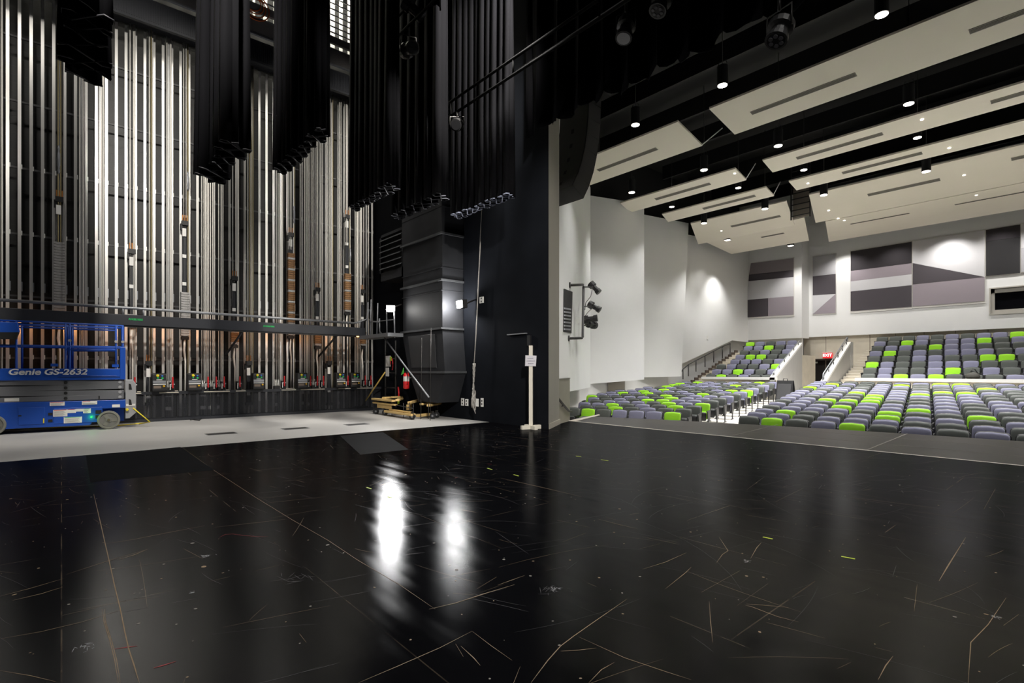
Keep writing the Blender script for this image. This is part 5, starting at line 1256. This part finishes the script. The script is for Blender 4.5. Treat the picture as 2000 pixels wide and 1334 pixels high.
for pos, tgt, lab in (((-13.62, 7.15, 3.08), (-8, -2, 1.6), 'glaring work lamp on the duct side above the wooden carts'), ((-10.98, 7.72, 3.0), (-6, -2, 1.6), 'glaring work lamp on the black wall beside the hanging rope')):
    t = thing('work_lamp', lab, 'lamp', pos, 0, 'work lamps by the duct')
    d = (Vector(tgt) - Vector(pos)).normalized(); d = (Vector((0, 0, EYE)) - Vector(pos)).normalized() if pos[0] < -12 else Vector((-.2, -1, -.08)).normalized()
    m_ = frame(pos, d)
    MB().box(-.14, .14, -.11, .11, -.14, -.004, m_).build('housing', M_plastic, t, bevel=.01)
    MB().box(-.115, .115, -.085, .085, -.004, .05 if pos[0] > -12 else .003, m_).build('lens', M_lamp, t)
    if pos[0] > -12: point((pos[0] - .22, pos[1] - .10, pos[2]), 95, .05, (1, .98, .96))  # added point set off the lamp, brightening the duct side
    tube_obj('bracket', [tuple(Vector(pos) - d * .12), (pos[0], PY - .02 if pos[0] > -12 else 7.5, pos[2] + .15)], .02, M_rail, t)
    spot(tuple(Vector(pos) + d * .02), tuple(Vector(pos) + Vector((-.6 if pos[0] > -12 else .3, -1, -.12))), 520 if pos[0] < -12 else 30, 125, .4, .07, (1, .98, .96))
# caged platform at the end of the beam
cg = thing('caged_platform', 'small steel platform with upright bars at the end of the long beam', 'platform', (-15.5, 8, 2.3))
pc = [on_y(u_, v_, 7.7) for u_, v_ in ((716, 658), (772, 658))]
zc = 2.28
a0, a1 = on_y(716, 660, 7.2), on_y(773, 660, 7.2)
MB().box(a0[0], a1[0], 6.95, 7.44, a0[2] - .05, a0[2] + .05).build('deck', M_steelgrey, cg)
for u_, vt in ((717, 590), (723, 585), (736, 592), (742, 622), (756, 598), (771, 606)):
    b = on_y(u_, 660, 7.25); h_ = on_y(u_ + (2 if u_ < 740 else -1), vt, 7.25); tube_obj('bar', [b, h_], .022, M_steelgrey, cg)
g0, g1 = on_y(724, 628, 7.25), on_y(742, 629, 7.25)
tube_obj('rail', [g0, g1], .022, M_steelgrey, cg)
tube_obj('rail', [on_y(737, 628, 7.25), on_y(770, 624, 7.3)], .016, M_steelgrey, cg)
tag(tube_obj('ladder_pole', [on_y(742, 648, 7.2), on_y(792, 716, 7.2), on_y(838, 776, 7.2)], .022, M_steelgrey), 'thin slanting grey pole from the caged platform down over the duct', 'pole')
lf = thing('wall_ladder', 'thin black ladder frame standing against the corner by the platform', 'ladder', on_y(765, 800, 7.9))
for u_ in (753, 773): tube_obj('side_rail', [on_y(u_, 796, 7.9), on_y(u_, 665, 7.9)], .03, M_rail, lf)
for v_ in (700, 728, 757, 775, 790): tube_obj('rung', [on_y(753, v_, 7.9), on_y(773, v_ + .5, 7.9)], .02, M_rail, lf)
for u0_, v0_, u1_, v1_, lab in ((750, 695, 758, 716, 'upper, over the leaning broom'), (750, 718, 755, 735, 'lower, behind the broom handle')):
    a = on_y(u0_, v0_, 7.8); b = on_y(u1_, v1_, 7.8)
    tag(MB().box(a[0], b[0] + .03, 7.86, 7.872, b[2], a[2]).build('paper_notice', M_card), 'white paper notice on the corner ladder, ' + lab, 'notice', 'notices on the corner ladder')
# fire extinguisher
fe = on_y(793.5, 760, 7.35)
t = thing('fire_extinguisher', 'red fire extinguisher with a green tag hanging by the duct hood', 'extinguisher', fe)
r_ = .085
zf0 = fe[2]
MB().lathe([(.02, 0), (r_, .02), (r_, .38), (.06, .45), (.025, .48)], 16, Matrix.Translation(fe)).build('cylinder', M_red, t, smooth=True)
MB().lathe([(r_ + .002, .22), (r_ + .002, .36)], 16, Matrix.Translation(fe)).build('label_band', mat('label_grey', (.5, .5, .47), .6), t)
MB().box(fe[0] - .02, fe[0] + .09, 7.30, 7.36, zf0 + .47, zf0 + .52).build('lever', M_plastic, t)
MB().prism([(fe[0] - .10, 7.25, zf0 + .40), (fe[0] + .05, 7.25, zf0 + .44), (fe[0] + .03, 7.25, zf0 + .60), (fe[0] - .02, 7.25, zf0 + .52)], (0, -.012, 0)).build('green_tag', mat('tag_green', (.10, .55, .08), .5), t)
tube_obj('hanger', [(fe[0], 7.40, zf0 + .3), (fe[0], 7.62, zf0 + .34)], .02, M_rail, t)
tube_obj('hose', [(fe[0] + .06, 7.33, zf0 + .48), (fe[0] + .14, 7.32, zf0 + .35), (fe[0] + .10, 7.32, zf0 + .12)], .012, M_plastic, t)
for (u_, v_), lab in (((765, 712), 'looped below the caged platform'), ((779, 775), 'over the wooden carts, with a yellow end')):
    c_ = on_y(u_, v_, 7.75)
    t = thing('red_strap', 'red strap hanging on the corner ladder, ' + lab, 'strap', c_, 0, 'red straps by the corner ladder')
    if v_ < 750:
        tube_obj('loop', [(c_[0] + .08 * math.cos(a) , 7.75, c_[2] + .19 * math.sin(a)) for a in [i / 10 * 1.35 * PI - 1.1 for i in range(11)]], .014, M_red, t)
        MB().box(c_[0] - .07, c_[0] - .01, 7.72, 7.76, c_[2] + .12, c_[2] + .24).build('yellow_end', mat('lime_plastic', (.4, .55, .03), .5), t)
    else:
        tube_obj('loop', [(c_[0] - .03, 7.75, c_[2] + .30), (c_[0], 7.75, c_[2] + .1), (c_[0] - .01, 7.75, c_[2] - .02)], .025, M_red, t)
        MB().box(c_[0] - .03, c_[0] + .03, 7.72, 7.76, c_[2] - .22, c_[2] - .0).build('yellow_end', MATS['lime_plastic'], t)
# broom leaning in the corner
b0, b1 = on_floor(707, 800), on_y(752, 727, 7.4)
br_ = thing('push_broom', 'push broom with yellow handle leaning by the corner', 'broom', b0)
tube_obj('handle', [(b0[0], b0[1], .12), b1], .02, mat('yellow_wood', (.70, .48, .12), .5), br_)
MB().box(b0[0] - .09, b0[0] + .09, b0[1] - .22, b0[1] + .18, .05, .12).build('head', M_plastic, br_, bevel=.01)
MB().box(b0[0] - .08, b0[0] + .08, b0[1] - .21, b0[1] + .17, .0, .05).build('bristles', mat('dark_bristle', (.03, .03, .03), .9), br_)

# ================================================================== WOODEN CARTS, ROPE, SIGN STAND, PLATES
def cart(label, corners, zt, planks, wheels, rods, grp):
    c0 = corners
    cx = sum(p[0] for p in c0) / len(c0); cy = sum(p[1] for p in c0) / len(c0)
    t = thing('wooden_cart', label, 'cart', (cx, cy, 0), 0, grp)
    for a, b, z0, z1, wd in planks:
        a = Vector((a[0], a[1], 0)); b = Vector((b[0], b[1], 0)); d = (b - a).normalized(); n = Vector((-d.y, d.x, 0)) * wd / 2
        MB().prism([(*(a - n).xy, z0), (*(b - n).xy, z0), (*(b + n).xy, z0), (*(a + n).xy, z0)], (0, 0, z1 - z0)).build('plank', M_wood, t, bevel=.006)
    for x, y in wheels:
        m_ = frame((x, y, .085), (.6, -.8, 0))
        w_ = MB().lathe([(.05, -.02), (.085, -.02), (.085, .02), (.05, .02)], 16, m_).build('caster_wheel', M_plastic, t)
        MB().lathe([(0, -.022), (.03, -.022), (.03, .022), (0, .022)], 12, m_).build('hub', M_steelgrey, w_)
        MB().box(x - .03, x + .03, y - .03, y + .03, .17, .21).build('caster_plate', M_rail, t)
    for a, b in rods: tube_obj('frame_rod', [a, b], .010, M_rail, t)
    return t
def fl(u, v, z): p = on_floor(u, v); return (p[0], p[1], z)
q1 = [fl(729, 808, 0), fl(807, 820, 0), fl(858, 816, 0), fl(790, 806, 0)]
za = .42
A_, B_, C_, D_ = q1
lerp = lambda p, q_, f: tuple(p[i] + (q_[i] - p[i]) * f for i in range(3))
planks = [(A_, lerp(A_, B_, .55), za, za + .055, .13), (lerp(A_, B_, .12), lerp(A_, B_, .5), .20, .36, .03), (lerp(A_, B_, .02), lerp(A_, B_, .60), za - .10, za - .06, .10),
          (lerp(A_, B_, .28), lerp(lerp(A_, B_, .28), lerp(D_, C_, .05), .8), za + .06, za + .11, .12), (lerp(A_, B_, .35), lerp(A_, B_, 1.0), .10, .16, .14), (lerp(A_, B_, .45), lerp(A_, B_, .98), .17, .21, .06)]
rods = []
for f in (.0, .12, .5, .78, 1.0): p = lerp(A_, B_, f); rods.append(((p[0], p[1], .0 + .012), (p[0], p[1], za)))
rods += [((*A_[:2], .03), (*B_[:2], .03)), ((*A_[:2], za - .02), (*B_[:2], za - .12))]
cart('long wooden cart on black casters with loose yellow planks, under the work lamp', [A_, B_], za, planks, [lerp(A_, B_, .08)[:2], lerp(A_, B_, .32)[:2], lerp(A_, B_, .98)[:2]], rods, 'wooden carts by the corner')
E_, F_, G_ = fl(776, 812, 0), fl(847, 818, 0), fl(858, 813, 0)
planks = [(lerp(A_, B_, .63), lerp(lerp(A_, B_, .63), D_, .55), za + .03, za + .08, .12), (fl(800, 816, 0), fl(820, 809, 0), za - .03, za + .03, .12), (fl(823, 817, 0), fl(845, 811, 0), za - .06, za - .01, .10), (fl(837, 819, 0), fl(859, 813, 0), za - .08, za - .02, .11),
          (fl(815, 818, 0), fl(840, 815, 0), .05, .12, .1), (fl(796, 812, 0), fl(802, 811, 0), .16, .32, .08)]
rods = [(fl(822, 818, .01), fl(822, 818, za + .1)), (fl(837, 819, .01), fl(837, 819, za)), (fl(855, 815, .01), fl(855, 815, za - .02)), (fl(822, 818, .03), fl(855, 816, .03)), (fl(800, 816, .05), fl(800, 816, za))]
cart('short wooden cart with crossed planks and casters, at the foot of the duct', [E_, F_], za, planks, [fl(845, 818.5, 0)[:2], fl(853, 816, 0)[:2]], rods, 'wooden carts by the corner')
for i, (pts_, lab) in enumerate((((842, 640, 842, 808), 'over the duct hood'), ((824, 660, 824, 800), 'beside the first one'))):
    top_ = on_y(pts_[0], pts_[1], 7.3)
    tag(tube_obj('tension_line', [top_, (top_[0], 7.27, 0)], .008, M_rail), 'thin black line hanging down before the duct, ' + lab, 'line', 'thin lines before the duct')

ry = 7.95
rope = thing('hanging_rope', 'pale rope hanging down the black wall, knotted into a bunch near the floor', 'rope', on_y(928, 800, ry))
rp_ = [on_y(u_, v_, ry) for u_, v_ in ((948, 150), (942, 395), (938, 480), (934, 560), (930, 650), (926, 710))]
tube_obj('line', rp_, .014, mat('grey_rope', (.42, .40, .37), .8, noise=.3, scale=50), rope)
rg = random.Random(8)
for k in range(3):
    tube_obj('bundle', [(lambda p: (p[0] + .03 * math.sin(i * .9 + k * 2.1), p[1] + .03 * math.cos(i * 1.1 + k * 2.1), p[2]))(on_y(926 - i * .12, 710 + i * 5, ry - .03)) for i in range(18)], [.016 + .006 * (i > 8) for i in range(18)], MATS['grey_rope'], rope)
for k in range(5):
    tube_obj('knot_loop', [(lambda p: (p[0] + .06 * math.cos(a), p[1] + .04 * math.sin(a), p[2] + .16 * math.sin(a + k)))(on_y(925, 775 + 5 * k, ry - .04)) for a in [i / 10 * 2 * PI for i in range(10)]], .012, MATS['grey_rope'], rope, closed=True)
# plates on the black wall
for i, (u_, v_, w_, h_, lab) in enumerate(((904, 785, .12, .20, 'first from the duct'), (912, 786, .12, .18, 'second from the duct'), (928, 786, .30, .20, 'behind the rope knot'), (942, 786, .10, .22, 'past the rope knot'), (941, 586, .16, .16, 'high beside the work lamp'))):
    p = on_y(u_, v_, PY - .005)
    t = thing('wall_plate', 'pale outlet plate on the black wall, ' + lab, 'outlet', p, 0, 'outlet plates on the black wall')
    MB().box(p[0] - w_ / 2, p[0] + w_ / 2, PY - .02, PY - .001, p[2] - h_ / 2, p[2] + h_ / 2).build('plate', M_card, t)
    for e in (-.04, .04): MB().box(p[0] - .02, p[0] + .02, PY - .026, PY - .02, p[2] + e - .02, p[2] + e + .02).build('socket', M_plastic, t)
p0, p1 = on_y(993, 654, PY), on_y(1030, 652, PY)
tag(MB().box(p0[0], p1[0], PY - .05, PY - .001, p0[2] - .012, p0[2] + .012).build('wall_rail', M_steelgrey), 'short thin grey rail on the black wall above the sign stand', 'rail')
p = on_y(1027, 614, PY)
sw = on_y(1034, 665, PY - .02)
tag(MB().box(sw[0] - .05, sw[0] + .05, PY - .05, PY - .001, sw[2] - .12, sw[2] + .12).build('wall_switch', M_plastic), 'small black switch box on the black wall above the post', 'switch')
sp_ = on_line(1381.5, 660, D0, D1)
tag(MB().box(sp_[0] + .0, sp_[0] + .02, sp_[1] - .07, sp_[1] + .07, sp_[2] - .12, sp_[2] + .12).build('wall_plate', M_card), 'small white plate alone on the white side wall above the stairs', 'outlet')

# sign stand by the opening
sx, sy, _ = on_floor(1037, 838)
ss = thing('sign_stand', 'cream wooden post on a cross foot carrying a paper sign by the opening', 'sign stand', (sx, sy, 0), math.radians(40))
dS = -(sx * .757) + sy * .653
hp = EYE + (724 - 675) * dS / F
SM = ss.matrix_basis
MB().box(-.042, .042, -.042, .042, .05, hp).build('post', M_paintwood, ss, local=True, bevel=.004)
for a in (0, PI / 2):
    m_ = Matrix.Rotation(a + .62, 4, 'Z')
    MB().box(-.24, .24, -.04, .04, .0 if a == 0 else .001, .085, m_).build('foot', M_paintwood, ss, local=True, bevel=.004)
ph0, ph1 = EYE + (724 - 715) * dS / F, EYE + (724 - 694.5) * dS / F
sg = MB().prism([(-.125, -.048, ph0), (.115, -.048, ph0 - .005), (.132, -.048, ph1 - .004), (-.118, -.048, ph1 + .005)], (0, -.003, 0)).build('paper_sign', mat('paper_lilac', (.62, .60, .64), .7), ss, local=True)
mb = MB(); rg = random.Random(3)
for z, a, b in ((.74, -.07, .05), (.48, -.09, .10), (.24, -.06, .06)):                # lines of writing too blurred to read
    x = a; zc_ = ph0 + (ph1 - ph0) * z
    while x < b:
        w_ = rg.uniform(.006, .012); h_ = rg.uniform(.012, .022)
        mb.box(x, x + w_, -.0545, -.0515, zc_ - h_ / 2, zc_ + h_ / 2); x += w_ + .004
mb.build('writing', mat('blurred_ink', (.22, .21, .26), .7), sg if False else ss, local=True)

# floor pockets in the concrete
for u_, v_, lab in ((432, 847, 'nearest the lift'), (577, 837, 'between the other two'), (697, 829, 'nearest the carts')):
    x, y, _ = on_floor(u_, v_)
    t = thing('floor_pocket', 'flat dark floor pocket lid in the concrete, ' + lab, 'floor pocket', (x, y, 0), 0, 'floor pockets in the concrete')
    MB().box(x - .15, x + .15, y - .26, y + .26, .0, .006).build('lid', mat('pocket_lid', (.018, .018, .018), .5), t)
    MB().box(x - .165, x + .165, y - .275, y + .275, -.002, .004).build('rim', M_steelgrey, t)

# ---- marks worn into the black stage floor
def strip(mb, pts_px, wd, z=.0012, wob=0.0, rg=None):
    P = [Vector(on_floor(u_, v_)) for u_, v_ in pts_px]
    strip_w(mb, P, wd, z)
def strip_w(mb, P, wd, z=.0012):
    n_ = len(P); vs = []; wd = wd * .75
    for i, p in enumerate(P):
        d = (P[min(i + 1, n_ - 1)] - P[max(i - 1, 0)]); d.z = 0; d.normalize(); nn = Vector((-d.y, d.x, 0))
        k = wd / 2 * (.25 if i in (0, n_ - 1) else 1)
        vs += [(p.x - nn.x * k, p.y - nn.y * k, z), (p.x + nn.x * k, p.y + nn.y * k, z)]
    mb.add(vs, [(2 * i, 2 * i + 1, 2 * i + 3, 2 * i + 2) for i in range(n_ - 1)])
def jitter(pa, pb, n_, amt, rg):
    return [pa.lerp(pb, i / n_) + Vector((rg.uniform(-amt, amt), rg.uniform(-amt, amt), 0)) for i in range(n_ + 1)]
rg = random.Random(21)
tan_ = MB(); gry_ = MB(); dot_ = MB(); red_ = MB(); wht_ = MB()
T = lambda *p, w_=.006: strip(tan_, p, w_)
T((183, 965), (196, 1020), (205, 1060), (213, 1095), (224, 1145), (235, 1190), (244, 1235), (252, 1270), (262, 1300), (272, 1334), w_=.007)
T((0, 1165), (60, 1149), (125, 1130)); T((25, 1173), (80, 1160), (122, 1147), w_=.009); T((130, 1122), (210, 1096), (288, 1073)); T((230, 1094), (262, 1084), (288, 1073), w_=.012)
T((208, 1062), (260, 1054), (330, 1040), (400, 1027)); T((420, 1030), (500, 1021), (560, 1014))
T((0, 1248), (80, 1234), (160, 1215), (235, 1192), w_=.004)
T((200, 1190), (203, 1215), (214, 1250), (224, 1290), (231, 1334), w_=.004); T((204, 1190), (206, 1214), (219, 1255), (228, 1290), (235, 1334), w_=.004)
T((350, 870), (420, 920), (500, 972), (570, 1015), (640, 1055), (700, 1095), (780, 1142), (850, 1190), w_=.004)
T((838, 1190), (890, 1178), (945, 1160), (1005, 1142), w_=.009); T((932, 1150), (970, 1127), w_=.006); T((972, 1143), (1000, 1133), (1025, 1124), w_=.006)
T((885, 1159), (925, 1162)); T((700, 1334), (780, 1300), (860, 1265), (922, 1233), w_=.005); T((922, 1233), (960, 1262), (1000, 1290), w_=.004)
T((1037, 1334), (1070, 1290), (1095, 1262), (1120, 1243), (1160, 1215), (1225, 1170), w_=.006); T((1130, 1244), (1220, 1285), (1300, 1312), (1350, 1328), w_=.004)
T((1095, 1272), (1130, 1270), (1165, 1266)); T((1150, 1334), (1175, 1308), (1200, 1294), w_=.005); T((900, 1262), (925, 1285), (938, 1300)); T((890, 1258), (905, 1283))
T((1100, 1058), (1145, 1041)); T((978, 934), (1050, 950), (1135, 970), w_=.008); T((1088, 1016), (1150, 1030), w_=.008); T((1168, 1014), (1210, 1025), (1245, 1033), w_=.006)
T((1834, 1135), (1850, 1108), (1886, 1050), w_=.010); T((1385, 1175), (1388, 1215), (1392, 1255), w_=.004); T((1891, 1334), (1896, 1255), (1930, 1220), (1965, 1168), w_=.005)
T((1715, 1328), (1730, 1300), (1744, 1282)); T((1710, 1265), (1742, 1273), w_=.006); T((1466, 1091), (1478, 1070), (1487, 1060), w_=.006); T((1399, 1100), (1411, 1083), (1422, 1076), (1405, 1050), w_=.005)
T((1458, 1180), (1490, 1182), (1540, 1187), w_=.006); T((1455, 1182), (1470, 1186), (1520, 1205), (1560, 1215)); T((1922, 994), (1944, 955), w_=.006); T((1300, 1150), (1340, 1118), (1350, 1108)); T((1370, 1157), (1445, 1115))
T((1450, 995), (1495, 993)); T((1458, 957), (1492, 932)); T((1515, 980), (1570, 953)); T((1960, 1222), (1990, 1200)); T((1440, 1183), (1500, 1140), w_=.003); T((0, 1310), (60, 1320), (110, 1332), w_=.004)
T((585, 1238), (598, 1255), w_=.006); T((1250, 1072), (1290, 1062), w_=.006); T((1255, 1112), (1300, 1098), (1340, 1080), w_=.006)
for _ in range(900):
    x, y = rg.uniform(-9.5, 2.5), rg.uniform(-1.0, 9.2)
    if x * FX + y * FY < 1.2: continue
    L_ = abs(rg.gauss(0, .35)) + .08; a = rg.choice((rg.uniform(0, PI), .2, 1.35, rg.gauss(.35, .3)))
    pa = Vector((x, y, 0)); pb = pa + Vector((math.cos(a), math.sin(a), 0)) * L_; mid = pa.lerp(pb, .5) + Vector((rg.gauss(0, .06), rg.gauss(0, .06), 0)) * L_
    P = [pa * (1 - f) ** 2 + mid * 2 * f * (1 - f) + pb * f * f for f in [i / 5 for i in range(6)]]
    strip_w(tan_ if rg.random() < .38 else gry_, P, rg.choice((.0012, .0015, .002, .0028)), .0008)
for x0_, y0_, a0, n_ in ((-1.2, 3.4, .3, 9), (-3.6, 2.2, 1.2, 7), (-2.6, 4.6, 2.0, 8)):  # long drag arcs
    for k in range(n_):
        c_ = Vector((x0_ + rg.uniform(-1, 1), y0_ + rg.uniform(-1, 1), 0)); r_ = rg.uniform(.6, 2.2); s_ = a0 + rg.uniform(-1, 1)
        strip_w(gry_, [c_ + Vector((math.cos(s_ + .12 * i), math.sin(s_ + .12 * i), 0)) * r_ for i in range(8)], .002, .0008)
for _ in range(1000):
    x, y = rg.uniform(-9.8, 2.5), rg.uniform(-1.0, 9.3)
    if x * FX + y * FY < 1.0: continue
    r_ = abs(rg.gauss(0, .0045)) + .0025; e = rg.uniform(.5, 1.0); n_ = 6; ph = rg.uniform(0, PI)
    vs = [(x + r_ * math.cos(2 * PI * i / n_) * math.cos(ph) - e * r_ * math.sin(2 * PI * i / n_) * math.sin(ph), y + r_ * math.cos(2 * PI * i / n_) * math.sin(ph) + e * r_ * math.sin(2 * PI * i / n_) * math.cos(ph), .0010) for i in range(n_)]
    (tan_ if rg.random() < .6 else dot_).add(vs, [tuple(range(n_))])
for u_, v_, r_ in ((376, 1061, .018), (398, 1107, .02), (320, 1102, .010), (892, 1113, .014), (1036, 1125, .010), (221, 1111, .012), (412, 969, .01), (984, 1093, .012)):
    x, y, _ = on_floor(u_, v_); dot_.add([(x + r_ * math.cos(i), y + .8 * r_ * math.sin(i), .0011) for i in range(6)], [tuple(range(6))]) if u_ != 398 else tan_.add([(x + r_ * math.cos(i), y + .8 * r_ * math.sin(i), .0011) for i in range(6)], [tuple(range(6))])
strip(red_, [(428, 1050), (440, 1044), (455, 1043), (475, 1046), (500, 1048), (523, 1048)], .006); strip(red_, [(300, 1305), (318, 1300), (344, 1292)], .012); strip(red_, [(222, 1268), (250, 1264), (268, 1262)], .010)
strip(red_, [(330, 884), (345, 883)], .02); strip(red_, [(952, 906), (960, 907)], .02); strip(red_, [(888, 934), (894, 932)], .018)
for pp in (((1490, 1049), (1509, 1053)), ((1643, 1087), (1670, 1092)), ((952, 914.5), (961, 917.5)), ((1003, 927), (1013, 930)), ((716, 952), (725, 955)), ((757, 970), (766, 973)), ((1174, 898), (1188, 900)), ((1125, 891), (1135, 892))):
    a, b = Vector(on_floor(*pp[0])), Vector(on_floor(*pp[1])); d = (b - a).normalized(); n_ = Vector((-d.y, d.x, 0)) * .009
    mb = MB().prism([(*(a - n_).xy, .001), (*(b - n_).xy, .001), (*(b + n_).xy, .001), (*(a + n_).xy, .001)], (0, 0, .001))
    mb.build('tape_mark', mat('lime_tape', (.50, .62, .06), .6), st)
for cx_, cy_, rr in ((1075, 1152, .10), (1083, 1151, .05), (578, 1130, .16), (405, 1085, .06), (1460, 1096, .035), (165, 1264, .05), (375, 1157, .02), (1945, 1205, .03)):
    x, y, _ = on_floor(cx_, cy_)
    for k in range(14):
        a = rg.uniform(0, PI); L_ = rr * rg.uniform(.3, 1); ox, oy = rg.gauss(0, rr * .35), rg.gauss(0, rr * .35)
        P = [Vector((x + ox + math.cos(a) * L_ * f, y + oy + math.sin(a) * L_ * f, 0)) for f in (-.5, 0, .5)]
        strip_w(gry_ if rr > .07 else wht_, P, .004, .0009)
M_scr = mat('bare_wood_scratch', (.24, .17, .10), .6, noise=.5, scale=40)
tan_.build('scratches', M_scr, st); gry_.build('scuffs', mat('grey_scuff', (.055, .055, .062), .5, noise=.5, scale=20), st)
dot_.build('paint_specks', mat('pale_speck', (.20, .185, .16), .6, noise=.4, scale=60), st); red_.build('red_marks', mat('red_mark', (.30, .03, .035), .6), st); wht_.build('white_scuffs', mat('white_scuff', (.35, .36, .38), .6), st)
for poly, nm in ((((168, 890), (352, 873), (418, 918), (176, 942)), 'dull_panel'), (((664, 851), (748, 844), (798, 878), (704, 888)), 'dull_panel')):
    MB().prism([on_floor(u_, v_, .0005) for u_, v_ in poly], (0, 0, .0008)).build(nm, M_dull, st)
for o in list(C.objects):
    if o.parent is None and o.type in ('MESH', 'FONT', 'EMPTY') and 'kind' not in o and 'label' not in o: print('UNLABELLED', o.name)
